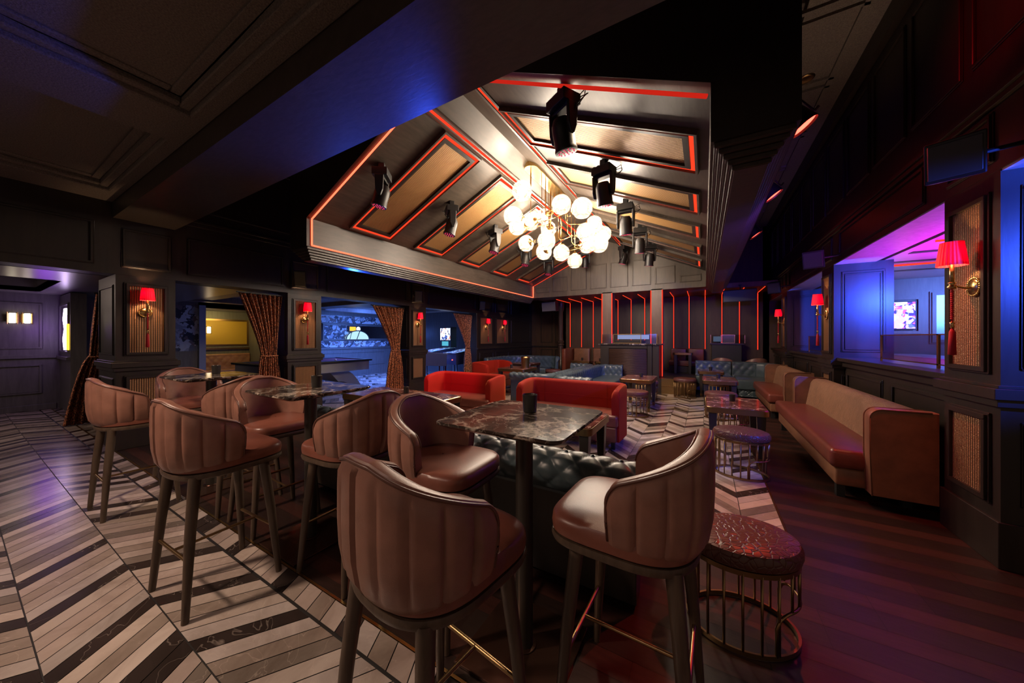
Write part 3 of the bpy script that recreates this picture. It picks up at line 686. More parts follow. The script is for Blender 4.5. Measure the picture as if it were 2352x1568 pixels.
make_lowtable('low_table', 'marble low table behind the left orange sofa, a candle on it', -4.65, -3.85, 7.2, 8.0, .72, group='tables before the curved blue banquette')
make_lowtable('low_table', 'dark wood rimmed low table in front of the curved blue banquette', -5.4, -4.6, 9.0, 9.8, .70, group='tables before the curved blue banquette')
for (x, y, z, lab) in ((.33, 5.35, .65, 'tea light cup on the low table beside the large caramel sofa'), (.26, 8.2, .65, 'tea light cup on the second low table of the right aisle'), (.15, 10.15, .65, 'tea light cup on the low table by the blue corner banquette'), (-1.18, 7.6, .65, 'tea light cup on the low table beside the blue sofas'),
                       (-3.55, 3.2, .74, 'tea light cup on the marble table before the left orange sofa'), (-4.35, 7.45, .72, 'tea light cup on the table behind the left orange sofa'), (-5.0, 9.4, .70, 'tea light cup on the table by the curved blue banquette')):
    o = dup(cn, (x, y, z), 0, lab, 'candle cups')
b = MB(); b.lathe([(0, 0), (.10, 0), (.11, .25), (.12, .27), (.10, .30), (0, .30)], 24); tag(b.build('ice_bucket', M['brassd'], smooth='a', loc=(-4.02, 7.6, .72)), 'copper coloured bucket standing on the table behind the left orange sofa', 'bucket')
# ------------------------------------------------------------------ oval cage stools
def make_cage():
    t = thing('cage_stool', '', 'stool'); rx, ry = .255, .205
    E = lambda g, z, k=1: (rx*k*math.cos(g), ry*k*math.sin(g), z)
    b = MB(); b.lathe([(.96, .405), (1.02, .41), (1.045, .43), (1.04, .455), (.99, .478), (.85, .492), (.5, .498), (0.01, .50)], 48, rx=rx, ry=ry); b.lathe([(0.01, .405), (.96, .405)], 48, rx=rx, ry=ry); b.build('seat', M['stool'], t, smooth='a')
    def flat(z0, z1, k0, k1, nm):
        b = MB(); n = 64; b.sheet([[E(2*PI*i/n, z, k) for k, z in ((k0, z0), (k1, z0), (k1, z1), (k0, z1))] for i in range(n)], cu=True, cv=True); return b.build(nm, M['brassd'], t, smooth='a')
    flat(.378, .402, .95, 1.0, 'top_ring'); flat(.004, .026, .95, 1.0, 'base_ring')
    # opening spans g0..g1 ; full-height rods elsewhere
    g0, g1 = math.radians(-75), math.radians(25); b = MB()
    n = 20
    for i in range(n):
        g = 2*PI*i/n; gg = (g+PI) % (2*PI)-PI
        zb = .02 if not (g0+.12 < gg < g1-.12) else .215
        b.tube([E(g, zb, .975), E(g, .39, .975)], .0065, 8)
    b.build('rods', M['brassd'], t, smooth=1)
    b = MB(); pts = []
    for i in range(25):
        u = i/24; g = g0+(g1-g0)*u; e = min(u, 1-u)*24/4
        pts.append(E(g, .21 if e >= 1 else .21-.04*(1-e)**2, .975))
    b.tube([E(g0, .02, .975), E(g0, .15, .975)]+pts[1:-1]+[E(g1, .15, .975), E(g1, .02, .975)], .0075, 8); b.build('arch_rail', M['brassd'], t, smooth=1)
    return t
cg = make_cage()
cgs = [(.165, 2.10, 20, 'oval cage stool nearest the camera, brown seat, right of the bar stools'), (.35, 4.42, -5, 'oval cage stool in front of the nearest low table of the right aisle'), (.27, 7.32, -5, 'oval cage stool in front of the second low table of the right aisle'),
       (.25, 9.15, 0, 'oval cage stool behind the second low table of the right aisle'), (-.42, 9.42, 0, 'cage stool standing before the brass step of the platform'), (-1.17, 6.72, 0, 'oval cage stool in front of the low table beside the blue sofas'), (-1.2, 8.5, 0, 'oval cage stool behind the low table beside the blue sofas'),
       (.34, 6.12, 0, 'oval cage stool behind the nearest low table of the right aisle'), (-4.22, 9.9, 0, 'round cage stool beside the brown leather booth at the rear left')]
for i, (x, y, a, lab) in enumerate(cgs):
    if i == 0: cg.location = (x, y, 0); cg.rotation_euler = (0, 0, math.radians(a)); cg['label'] = lab; cg['group'] = 'brass cage stools'
    else: dup(cg, (x, y, 0), math.radians(a), lab, 'brass cage stools')
# ------------------------------------------------------------------ tufted sweeps
def resample(pts, step):
    out = [Vector(pts[0])]; acc = 0
    L_ = [0]
    for a, c in zip(pts, pts[1:]): L_.append(L_[-1]+math.dist(a, c))
    n = max(2, round(L_[-1]/step)); k = 0; out = []
    for i in range(n+1):
        d = L_[-1]*i/n
        while k < len(L_)-2 and L_[k+1] < d: k += 1
        u = (d-L_[k])/max(1e-9, L_[k+1]-L_[k]); out.append(Vector(pts[k]).lerp(Vector(pts[k+1]), u))
    return out, L_[-1]
def corner_path(pts, r, n=8):
    out = [Vector(pts[0])]
    for i in range(1, len(pts)-1):
        p = Vector(pts[i]); a = (Vector(pts[i-1])-p).normalized(); c = (Vector(pts[i+1])-p).normalized()
        for k in range(n+1):
            u = k/n; q0 = p+a*r*(1-u); q1 = p+c*r*u; out.append(q0.lerp(q1, u))
    out.append(Vector(pts[-1])); return [tuple(v) for v in out]
def tuftf(s, t, a, b_, amp):
    p = s/a; q = t/b_; x = abs(math.sin(PI*(p+q))); y = abs(math.sin(PI*(p-q)))
    return amp*((x*y)**.33-1)
def sweep(b, path, prof, step=.03, pstep=.02, side=1, tr=None, a=.16, bb=.2, amp=.03, buttons=None):
    P, Ltot = resample(path, step); Q, Lp = resample(prof, pstep)
    tr = tr or (0, Lp); grid = []
    for i, p in enumerate(P):
        d = (P[min(i+1, len(P)-1)]-P[max(i-1, 0)]).normalized(); n = Vector((d.y, -d.x))*side; row = []
        for j, q in enumerate(Q):
            e = (Q[min(j+1, len(Q)-1)]-Q[max(j-1, 0)]).normalized(); m = Vector((-e.y, e.x)); t_ = Lp*j/(len(Q)-1); s_ = Ltot*i/(len(P)-1)
            wgt = max(0, min(1, (t_-tr[0])/.04, (tr[1]-t_)/.04)) if tr[1] > tr[0] else 0
            h = tuftf(s_, t_, a, bb, amp)*wgt
            o = q.x+m.x*h; z = q.y+m.y*h; v = p+n*o; row.append((v.x, v.y, z))
        grid.append(row)
    b.sheet(grid); n = len(Q); b.add(grid[0], [list(range(n))]); b.add(grid[-1], [list(range(n))])
    return P, Q, Ltot, Lp
# profile runs: inner bottom -> up the inner face -> over the roll -> down outside. (offset outward, z); normals point left of travel = outward of the leather
def rollprof(h, zi=.42, zo=.04, rr=.085, back=.14):
    c = (.10, h-rr); pts = [(0, zi), (0, h-rr*1.6), (.005, h-rr)]
    for k in range(1, 15):
        g = math.radians(180-k*18); pts.append((c[0]+rr*1.12*math.cos(g), c[1]+rr*math.sin(g)))
    pts += [(back-.02, h-rr*2.4), (back-.02, zo)]
    return pts
def seatbox(name, mt, parent, x0, x1, y0, y1, z0, z1, r=.03):
    b = MB(); b.box(x0, x1, y0, y1, z0, z1); return b.build(name, mt, parent, smooth='a' if False else 1, bevel=r, seg=4)
# 1. long banquette with its rolled back to the camera
t = thing('tufted_banquette', 'long petrol blue tufted banquette, its rolled back towards the camera under the nearest tall table', 'sofa', (0, 0, 0))
b = MB(); pr = [(0, .40), (0, .62), (.005, .70)]
for k in range(0, 13):
    g = math.radians(170-k*20); pr.append((.13+.125*math.cos(g), .69+.125*math.sin(g)))
pr += [(.16, .575), (.16, .55)]
sweep(b, [(-3.62, 2.05), (-.30, 2.05)], pr, .012, .012, 1, (.12, .80), .165, .19, .021); b.build('backrest', M['teal'], t, smooth=1)
b = MB(); b.box(-3.60, -.32, 1.90, 2.03, .03, .60); b.build('back_panel', M['wood'], t, bevel=.005, seg=1)
q = MB()
P_ = .165
for i in range(-1, 22):
    for j, tv in enumerate((.285, .38, .475)):
        s_ = (i+(0 if j % 2 else .5))*P_; x = -3.62+s_
        if x < -3.5 or x > -.38: continue
        Q, Lp = resample(pr, .012); k = min(len(Q)-1, round(tv/Lp*(len(Q)-1))); e = (Q[min(k+1, len(Q)-1)]-Q[k-1]).normalized(); m = Vector((-e.y, e.x)); v = Q[k]-m*.012
        q.ball((x, 2.05-v.x, v.y), .0105, 10, 6)
q.build('buttons', M['teal'], t, smooth=1)['kind'] = 'stuff'
seatbox('seat', M['teal'], t, -3.58, -.34, 2.06, 2.6, .22, .46, .04); b = MB(); b.box(-3.55, -.37, 2.0, 2.55, .03, .22); b.build('plinth', M['black'], t)
# 2. U-shaped tufted sofas
def chesterfield(name, lab, pts, side, seats, h=.75, step=.022, ps=.02, grp=None, base=None, amp=.026, r=.12):
    t = thing(name, lab, 'sofa', (0, 0, 0), 0, grp); b = MB(); pr = rollprof(h)
    sweep(b, corner_path(pts, r), pr, step, ps, side, (.02, .62), .15, .19, amp); b.build('backrest', M['teal'], t, smooth=1)
    for s_ in seats: seatbox('seat', M['teal'], t, *s_, .24, .45)
    if base:
        for q in base: b = MB(); b.box(*q, .05, .24); b.build('base', M['teal'], t, bevel=.01)
    return t
# right-hand one faces +X, left-hand one faces -X
chesterfield('tufted_sofa', 'blue tufted sofa of the back to back pair, facing right towards the low tables', [(-1.86, 6.32), (-2.52, 6.32), (-2.52, 9.50), (-1.98, 9.50)], -1, [(-2.5, -1.84, 6.34, 7.9), (-2.5, -1.84, 7.92, 9.48)], base=[(-2.55, -1.88, 6.2, 9.6)], grp='back to back blue sofas')
chesterfield('tufted_sofa', 'blue tufted sofa of the back to back pair, facing left towards the pillars', [(-3.75, 6.5), (-2.94, 6.5), (-2.94, 9.50), (-3.5, 9.50)], 1, [(-3.6, -2.92, 6.52, 8.0), (-3.6, -2.92, 8.02, 9.48)], base=[(-3.62, -2.9, 6.4, 9.6)], grp='back to back blue sofas')
# 3. curved banquette, rear left
def arc(cx, cy, r, a0, a1, n=14): return [(cx+r*math.cos(math.radians(a0+(a1-a0)*i/n)), cy+r*math.sin(math.radians(a0+(a1-a0)*i/n))) for i in range(n+1)]
t = thing('curved_banquette', 'curved petrol blue tufted banquette in the rear left corner, opening towards the room', 'sofa')
pth = [(-6.1, 8.95), (-6.15, 9.6)]+arc(-5.25, 10.1, .95, 180, 90)+[(-4.8, 11.05), (-4.65, 11.0), (-4.58, 10.9)]
b = MB(); sweep(b, pth, rollprof(.86, .42, .04), .03, .024, -1, (.02, .68), .19, .22, .03); b.build('backrest', M['teal'], t, smooth=1)
b = MB(); inn = [(x, y) for x, y in pth[:-2]]; poly = inn+[(-4.75, 10.45), (-5.2, 10.35), (-5.5, 10.05), (-5.55, 9.6), (-5.5, 8.95)]; b.prism(poly[::-1], .06, .45); b.build('seat', M['teal'], t, bevel=.03, seg=3, smooth='a')
# 4. L banquette, rear right
t = thing('corner_banquette', 'blue tufted corner banquette at the far end of the right aisle', 'sofa', (0, -.28, 0))
b = MB()
b.T = Matrix.Identity(4)
sweep(b, [(.66, 11.35), (-.22, 11.35)], [(0, .40), (.0, .60), (.02, .80), (.05, .84), (.13, .845), (.16, .82), (.16, .05)], .028, .022, 1, (.03, .42), .2, .26, .035)
b.build('backrest', M['teal'], t, smooth=1)
b = MB(); sweep(b, [(1.25, 11.35), (.68, 11.35)], [(0, .40), (.0, .60), (.02, .80), (.05, .84), (.13, .845), (.16, .82), (.16, .05)], .028, .022, 1, (.03, .42), .2, .26, .035); b.build('backrest', M['teal'], t, smooth=1)
b = MB(); sweep(b, [(1.5, 10.2), (1.5, 11.0), (1.4, 11.25), (1.2, 11.35)], [(0, .40), (.0, .60), (.02, .78), (.05, .83), (.13, .84), (.16, .82), (.16, .05)], .03, .03, 1, (0, -1)); b.build('backrest', M['teal'], t, smooth=1)
seatbox('seat', M['teal'], t, -.2, .7, 10.8, 11.36, .22, .45); seatbox('seat', M['teal'], t, .72, 1.48, 10.2, 11.36, .22, .46)
b = MB(); sweep(b, [(1.45, 10.24), (.74, 10.24)], [(0, .05), (0, .22)][::-1], .03, .02, -1, (.0, .17), .2, .2, .03); b.box(-.18, .7, 10.86, 11.3, .05, .22); b.box(.76, 1.46, 10.26, 11.3, .05, .22); b.build('base', M['teal'], t)
# ------------------------------------------------------------------ orange velvet wing sofas
def wing_sofa(lab, cx, cy, width, rz, grp='orange velvet wing sofas'):
    t = thing('wing_sofa', lab, 'sofa', (cx, cy, 0), rz, grp); hw = width/2
    # back at +y, opening to -y
    pth = corner_path([(-hw+.02, .05), (-hw, .62), (hw, .62), (hw-.02, .05)], .17, 12); P, Lt = resample(pth, .02); grid = []
    for i, p in enumerate(P):
        d = (P[min(i+1, len(P)-1)]-P[max(i-1, 0)]).normalized(); n = Vector((-d.y, d.x)); s_ = i/(len(P)-1)*Lt; e = min(s_, Lt-s_)
        top = .835-(.0 if e > .30 else .05*(1-e/.30)**1.3)-(.06*(1-math.sqrt(max(0, 1-(1-e/.07)**2))) if e < .07 else 0)
        pf = [(-.10, .42), (-.105, .6), (-.105, top-.05), (-.085, top-.015), (-.05, top), (-.015, top-.012), (0, top-.04), (0, .5), (0, .10), (-.1, .10)]
        grid.append([((p+n*o).x, (p+n*o).y, z) for o, z in pf])
    b = MB(); b.sheet(grid, cv=True); m = len(grid[0]); b.add(grid[0], [list(range(m))]); b.add(grid[-1], [list(range(m))]); b.build('backrest', M['velvet'], t, smooth='a')
    b = MB(); b.tube([Vector(g[1]) for g in grid[::1]][6:-6], .003, 5)
    for xx in (-hw+.30, hw-.30): b.tube([(xx, .62-.108, .45), (xx, .62-.108, .80)], .0035, 5)
    b.build('seams', M['velvet'], t)
    seatbox('seat', M['tanseat'], t, -hw+.03, hw-.03, -.02, .52, .30, .46, .035)
    b = MB(); b.box(-hw+.05, hw-.05, 0, .5, .10, .30); b.build('base', M['tanseat'], t, bevel=.015)
    for sx in (-1, 1):
        for sy in (.05, .56): b = MB(); b.box(sx*(hw-.1)-.025, sx*(hw-.1)+.025, sy-.02, sy+.03, 0, .10); b.build('leg', M['black'], t)
    return t
wing_sofa('orange red velvet wing sofa on the right of the front pair, behind the nearest table', -1.77, 4.48, 1.62, 0)
wing_sofa('orange red velvet wing sofa lit pink, the left one of the front pair', -3.86, 4.55, 1.56, 0)
wing_sofa('orange red velvet wing sofa seen side on further back, near the left wall', -4.95, 7.95, 1.4, math.radians(90))
# ------------------------------------------------------------------ caramel sofas on the right wall
def tan_sofa(lab, y0, y1, grp='caramel leather sofas along the right wall'):
    t = thing('leather_sofa', lab, 'sofa', (0, 0, 0), 0, grp)
    seatbox('seat', M['tanseat'], t, 1.03, 1.62, y0+.12, y1+.05, .28, .46, .045)
    b = MB(); b.box(1.07, 1.62, y0+.14, y1, .12, .28); b.build('base', M['tan'], t, bevel=.02, seg=3, smooth=1)
    # arms joined to the back as one swept shell
    pth = corner_path([(1.30, y0+.06), (1.66, y0+.06)], .1); 
    def arm(yc, w_):
        b = MB(); prof = []
        out = [(1.27, .12), (1.255, .5), (1.255, .80)]
        for k in range(7):
            g = math.radians(180-15*k); out.append((1.335+.08*math.cos(g), .80+.08*math.sin(g)))
        out += [(1.66, .88), (1.66, .12)]; rs = []
        for yy, s_ in ((-w_/2, .985), (-w_/2+.012, 1), (w_/2-.012, 1), (w_/2, .985)):
            rs.append([(1.46+(x-1.46)*s_, yc+yy, .5+(z-.5)*s_) for x, z in out])
        b.sheet(rs, cv=True); n = len(out); b.add(rs[0], [list(range(n))]); b.add(rs[-1], [list(range(n))]); o = b.build('arm', M['tan'], t, smooth='a')
        q = MB()
        for yy in (-w_/2, w_/2): q.tube([(x-.001, yc+yy, z) for x, z in out[:-2]]+[(1.62, yc+yy, .88)], .005, 6)
        q.build('piping', M['tan'], o, smooth=1)
    arm(y0+.06, .13); arm(y1-.08, .13)
    n = 2; L_ = (y1-.14-(y0+.12))/n
    b = MB(); ya, yb = y0+.1, y1-.12; gr = []
    for i in range(33):
        y = ya+(yb-ya)*i/32; u = abs(2*i/32-1); f = .06*max(0, (u-.6)/.4)**2; r_ = []
        for x, z in ((1.44, .44), (1.47, .62), (1.50, .80), (1.53, .85), (1.57, .87), (1.62, .865), (1.65, .83), (1.65, .3)): r_.append((x-f if x < 1.6 else x, y, z))
        gr.append(r_)
    b.sheet(gr); m_ = len(gr[0]); b.add(gr[0], [list(range(m_))]); b.add(gr[-1], [list(range(m_))]); b.build('back_cushion', M['creased'], t, smooth='a')
    for x in (1.12, 1.55):
        for y in (y0+.22, y1-.1): b = MB(); b.box(x-.03, x+.03, y-.03, y+.03, 0, .12); b.build('leg', M['black'], t)
M['creased'] = m_leather('creased_tan_leather', (.28,.145,.08), .42); _t = NT(M['creased']); _n = _t.noise(_t.coord(), 28, 3, .6, .8); _t.bump(_n.outputs[0], .8, .012)
tan_sofa('large caramel leather sofa against the right wall, nearest the camera', 4.08, 6.98)
tan_sofa('caramel leather sofa against the right wall, behind the nearest one', 7.62, 9.84)
# ------------------------------------------------------------------ rear booths
t = thing('leather_booth', 'brown leather booth with high padded side at the rear left, under the red strips', 'booth')
b = MB(); b.box(-4.45, -4.3, 11.2, 12.25, .05, 1.12); b.build('side_panel', M['tanseat'], t, bevel=.04, seg=3, smooth=1)
for i, x in enumerate((-4.28, -3.55, -2.92)): seatbox('back_cushion', M['tan'], t, x, x+.6, 12.02, 12.27, .5, 1.12, .04)
seatbox('seat', M['tan'], t, -4.28, -2.9, 11.7, 12.05, .3, .5); b = MB(); b.box(-4.28, -2.9, 11.75, 12.25, .05, .3); b.build('base', M['tanseat'], t)
make_lowtable('booth_table', 'small brass edged table in the brown leather booth at the rear left', -4.05, -3.35, 11.0, 11.5, .72, group='tables in the rear booths')
make_lowtable('booth_table', 'small dark table right of the other one in the rear left booth', -3.2, -2.9, 11.0, 11.4, .72, group='tables in the rear booths')
for i, (x, y) in enumerate(((-3.7, 11.25), (-3.05, 11.2))): dup(cn, (x, y, .72), 0, ('candle cup on the brass edged booth table at the rear left', 'candle cup on the small dark booth table at the rear left')[i], 'candle cups')
t = thing('rear_banquette', 'dark red leather banquette under the red strips at the rear right', 'sofa')
for i in range(2): seatbox('back_cushion', M['tanseat'], t, -.95+i*.5, -.5+i*.5, 12.05, 12.27, .75, 1.16, .03)
seatbox('seat', M['tanseat'], t, -1.0, .1, 11.85, 12.1, .6, .78); b = MB(); b.box(-.98, .08, 11.9, 12.25, .4, .6); b.build('base', M['wood'], t)
make_lowtable('booth_table', 'small dark table before the dark red banquette at the rear right', -.85, -.3, 11.45, 11.8, 1.05, group='tables in the rear booths')
def tub(lab, x, y, rz, z=0):
    t = thing('tub_chair', lab, 'chair', (x, y, z), rz, 'tub chairs at the rear right'); b = MB(); gr = []
    for i in range(41):
        g = math.radians(-20-140*i/40-0); g = math.radians(200*i/40-10+180) ; x_, y_ = .36*math.cos(g), .34*math.sin(g); q = abs(i/20-1); top = .98-.2*q**2
        gr.append([(x_*k, y_*k, z_) for k, z_ in ((.82, .45), (.84, top-.05), (.9, top), (1.0, top-.01), (1.04, top-.05), (.98, .3), (.93, .15))])
    b.sheet(gr); m_ = len(gr[0]); b.add(gr[0], [list(range(m_))]); b.add(gr[-1], [list(range(m_))]); b.build('shell', M['leather'], t, smooth='a')
    b = MB(); b.lathe([(.27, .15), (.29, .2), (.29, .44), (.26, .48), (0, .49)], 24); b.build('seat', M['tanseat'], t, smooth='a'); b = MB(); b.lathe([(.22, 0), (.22, .15)], 20); b.build('base', M['black'], t); t.scale = (.82, .82, .95)
tub('brown leather tub chair at the rear right, its back to the blue corner banquette', 1.27, 11.82, math.radians(20)); tub('brown leather tub chair at the rear right, beside the sound booth', .5, 11.56, math.radians(-15))
# ------------------------------------------------------------------ DJ booth
t = thing('dj_booth', 'dark panelled booth with ribbed front and black marble counter on the platform, centre rear', 'booth', (-1.86, 10.0, .40))
b = MB(); b.box(-.80, .80, -.18, .6, 0, .90); b.build('body', M['wood'], t)
b = MB()
for x0, x1 in ((-.80, -.56), (.50, .62), (.64, .80)): b.box(x0, x1, -.215, -.18, .0, .90)
b.box(-.56, .5, -.215, -.18, .80, .90); b.box(-.56, .5, -.215, -.18, 0, .06); b.build('front_frame', M['wood'], t, bevel=.006, seg=1)
b = MB()
for k in range(24): b.tube([(-.55, -.19, .08+k*.03), (.49, -.19, .08+k*.03)], .014, 6)
b.build('ribbed_front', M['tanrib'] if 'tanrib' in M else mat('ribbed_copper_panel', (.07,.034,.022), .5, .1), t, smooth=1)
b = MB(); b.box(-.86, .86, -.26, .62, .90, .945); b.build('counter', M['marble'], t, bevel=.006)
def screen_guard(lab, loc, wid, hgt, dep, wings):
    t = thing('glass_guard', lab, 'screen', loc, 0, 'brass framed guards of the booths'); h2 = wid/2
    def fr(b, x0, x1, y):
        for q in ((x0, x1, 0, .014), (x0, x1, hgt-.014, hgt), (x0, x0+.016, 0, hgt), (x1-.016, x1, 0, hgt)): b.box(q[0], q[1], y-.008, y+.008, q[2], q[3])
    b = MB(); fr(b, -h2, h2, 0); 
    b.build('frame', M['brass'], t)
    for s in (-1, 1): b = MB(); b.box(s*(h2+wings)-.008, s*(h2+wings)+.008, dep-.008, dep+.008, 0, hgt); b.build('post', M['brass'], t)
    b = MB(); b.box(-h2+.016, h2-.016, -.003, .003, .014, hgt-.014); b.build('front_pane', M['paneclear'], t)
    for s in (-1, 1):
        b = MB(); a, c = Vector((s*h2, 0, 0)), Vector((s*(h2+wings), dep, 0)); n = Vector((0, .005, 0)); b.add([a, c, c+n, a+n, a+Vector((0,0,hgt)), c+Vector((0,0,hgt)), c+n+Vector((0,0,hgt)), a+n+Vector((0,0,hgt))], [(0,1,2,3),(4,5,6,7),(0,1,5,4),(1,2,6,5),(2,3,7,6),(3,0,4,7)]); b.build('side_pane', M['paneclear'], t)
    return t
screen_guard('brass framed clear guard standing on the counter of the booth in the rear centre', (-1.92, 9.86, 1.345), .78, .27, .25, .38)
b = MB(); b.box(-.36, .36, 0, .28, 0, .16); b.build
t = thing('sound_mixer', 'dark mixing desk lit blue on top, behind the clear guard of the centre booth', 'mixer', (-1.9, 10.05, 1.345)); b = MB(); b.box(-.4, .4, 0, .35, 0, .09); b.build('body', M['blackgloss'], t, bevel=.01); b = MB(); b.box(-.4, .5, .36, .375, .12, .25); b.build('screen', m_emit('pale_screen', (.35,.45,.75), 1.1), t)
t = thing('sound_booth', 'black equipment booth at the rear right with a brass framed display', 'booth', (.55, 11.9, 0)); b = MB(); b.box(-.35, .42, 0, .38, .0, 1.30); b.build('body', M['black'], t, bevel=.01); b = MB(); b.box(-.4, .46, -.04, .38, 1.30, 1.34); b.build('counter', M['polebl'], t)
screen_guard('brass framed guard on the equipment booth at the rear right', (.62, 11.9, 1.34), .36, .26, .2, .26)
t = thing('monitor', 'small monitor glowing faintly blue behind the guard at the rear right', 'monitor', (.36, 12.12, 1.34)); b = MB(); b.box(-.12, .12, 0, .02, .04, .22); b.box(-.03, .03, 0, .05, 0, .04); b.build('case', M['black'], t); b = MB(); b.box(-.11, .11, -.003, 0, .05, .21); b.build('display', m_emit('dim_screen', (.12,.2,.3), .7), t)
# ------------------------------------------------------------------ wall sconces
def make_sconce():
    t = thing('wall_sconce', '', 'wall lamp')   # local: +x points out of the wall, z=0 at the shade bottom
    b = MB(); T = b.T; b.T = Matrix.Translation((0, 0, -.16)) @ Matrix.Rotation(PI/2, 4, 'Y'); b.lathe([(0, 0), (.055, 0), (.058, .012), (.05, .022), (.0, .03)], 24); b.T = T
    n = 26
    for i in range(n):
        g = 2*PI*i/n; b.ball((.014, .062*math.cos(g), -.16+.062*math.sin(g)), .0085, 8, 6)
    b.build('backplate', M['brass'], t, smooth=1)
    b = MB(); b.tube([(.02, 0, -.16), (.05, 0, -.165), (.09, 0, -.15), (.115, 0, -.135)], .007, 8); b.tube([(.115, 0, -.16), (.115, 0, .03)], [.014, .011], 10); b.lathe([(.0, -.17), (.02, -.165), (.024, -.15), (.012, -.14), (.02, -.125), (.02, -.12), (0, -.118)], 16, (.115, 0)); b.build('arm', M['brass'], t, smooth=1)
    b = MB(); gr = []; m = 96
    for z, r in ((0, .072), (.01, .0725), (.16, .055), (.17, .0545)):
        gr.append([(.115+(r+.0022*math.cos(24*2*PI*i/m))*math.cos(2*PI*i/m), (r+.0022*math.cos(24*2*PI*i/m))*math.sin(2*PI*i/m), z) for i in range(m)])
    b.sheet(gr, cv=True); b.build('lamp_shade', M['shade'], t, smooth=1)
    b = MB(); b.ball((.115, 0, .085), .013, 10, 8); b.build('bulb', M['sbulb'], t, smooth=1)
    b = MB(); b.tube([(.115, 0, -.17), (.113, 0, -.40)], .006, 8)
    for i in range(14): b.ball((.114, 0, -.185-.015*i), .0095, 8, 5)
    b.build('cord', M['cord'], t, smooth=1); b = MB(); b.lathe([(.008, -.45), (.013, -.44), (.010, -.425), (.015, -.41), (.007, -.40)], 12, (.113, 0)); b.build('bead', M['brass'], t, smooth=1)
    b = MB(); b.lathe([(.006, -.45), (.015, -.475), (.017, -.52), (.021, -.64), (.0, -.645)], 14, (.113, 0)); b.build('tassel', M['cord'], t, smooth=1)
    return t
sc = make_sconce(); G = 'red shaded wall sconces with tassels'
scs = [(XL+.008, 1.405, 2.015, 0, 'red shaded tasselled sconce on the nearest left wall pillar, above the leftmost stools'), (XL+.008, 3.53, 2.015, 0, 'red shaded tasselled sconce on the second left pillar, between the pool room openings'),
       (XL+.008, 6.47, 2.015, 0, 'red shaded tasselled sconce on the third left pillar, beside the pinball room opening'), (XL+.01, 9.72, 2.015, 0, 'red shaded tasselled sconce on the long left wall, the first of the far pair'), (XL+.01, 10.85, 2.015, 0, 'red shaded tasselled sconce on the long left wall, the farther one lit purple'),
       (XR-.008, 3.66, 2.02, PI, 'large red shaded tasselled sconce on the nearest right wall pillar'), (XR-.008, 6.93, 2.02, PI, 'red shaded tasselled sconce on the middle right wall pillar'), (XR-.008, 10.12, 2.02, PI, 'red shaded tasselled sconce on the farthest right wall pillar')]
for i, (x, y, z, a, lab) in enumerate(scs):
    if i == 0: sc.location = (x, y, z); sc.rotation_euler = (0, 0, a); sc['label'] = lab; sc['group'] = G
    else: dup(sc, (x, y, z), a, lab, G)
# ------------------------------------------------------------------ moving head lights
def make_head():
    t = thing('stage_light', '', 'stage light'); b = MB()   # hangs down from z=0
    b.box(-.13, .13, -.10, .10, -.13, -.03); b.box(-.04, .04, -.04, .04, -.03, .07)
    for i in range(4): b.box(-.11+.06*i, -.08+.06*i, -.09, .09, -.03, -.018)
    b.build('base', M['blackgloss'], t, bevel=.012, seg=2)
    for s in (-1, 1):
        b = MB(); b.prism([(-.055, 0), (.055, 0), (.045, .24), (-.02, .27), (-.05, .2)], 0, .035); b2 = MB(); b2.T = Matrix.Translation((s*.125-(.0175), 0, -.13)) @ Matrix.Rotation(PI/2, 4, 'Y') @ Matrix.Identity(4)
        b2.prism([(0, -.06), (0, .06), (.2, .05), (.28, .02), (.28, -.02), (.2, -.05)], 0, .035); b2.build('yoke_arm', M['blackgloss'], t, bevel=.01)
    b = MB(); b.box(-.125, .125, -.05, .05, -.165, -.13); b.build('yoke', M['blackgloss'], t, bevel=.01)
    hd = MB(); TT = Matrix.Translation((0, 0, -.34)) @ Matrix.Rotation(math.radians(14), 4, 'X'); hd.T = TT
    hd.lathe([(0, .12), (.07, .11), (.095, .06), (.1, 0), (.098, -.14), (.105, -.155), (.105, -.18), (.097, -.182)], 28); h = hd.build('head', M['blackgloss'], t, smooth='a')
    b = MB(); b.T = TT; b.lathe([(.097, -.176), (0, -.178)], 24); b.build('lens', M['lens'], h)
    b = MB(); b.T = TT
    for r, n in ((0, 1), (.035, 6), (.072, 12)):
        for i in range(n): b.ball((r*math.cos(2*PI*i/n), r*math.sin(2*PI*i/n), -.18), .0075, 8, 5)
    b.build('lens_dots', M['lensdot'], h, smooth=1)['kind'] = 'stuff'
    b = MB()
    for s_ in (0, .03): b.tube([(.10, .06, -.08), (.19, .10+s_, -.02-s_), (.22, .06, -.12), (.16, .02, -.17-s_), (.12, .04, -.1)], .005, 6)
    b.build('cable', M['black'], t, smooth=1); return t
hl = make_head(); hs = []
ordl = ['first', 'second', 'third', 'fourth', 'fifth']
for k, y in enumerate((3.0, 4.44, 5.83, 7.22, 8.6)):
    for side, x, rz in ((-1, -3.8, 2.2), (1, -1.13, -.5)):
        z = ze+mm*(x-vx0 if side < 0 else vx1-x)-.07
        hs.append((x, y if side < 0 else y-.12, z, rz+.25*k, 'black stage light, %s from the camera on the %s slope of the vaulted ceiling' % (ordl[k], 'left' if side < 0 else 'right')))
hs.append((-3.1, 9.7, 4.15, .3, 'black stage light hanging near the far gable left of the chandelier bottom')); hs.append((-2.0, 9.8, 4.15, 1.2, 'black stage light hanging at the middle of the far gable, right of the lowest globe'))
for i, (x, y, z, rz, lab) in enumerate(hs):
    if i == 0: hl.location = (x, y, z); hl.rotation_euler = (0, 0, rz); hl['label'] = lab; hl['group'] = 'stage lights of the vault'
    else: dup(hl, (x, y, z), rz, lab, 'stage lights of the vault')
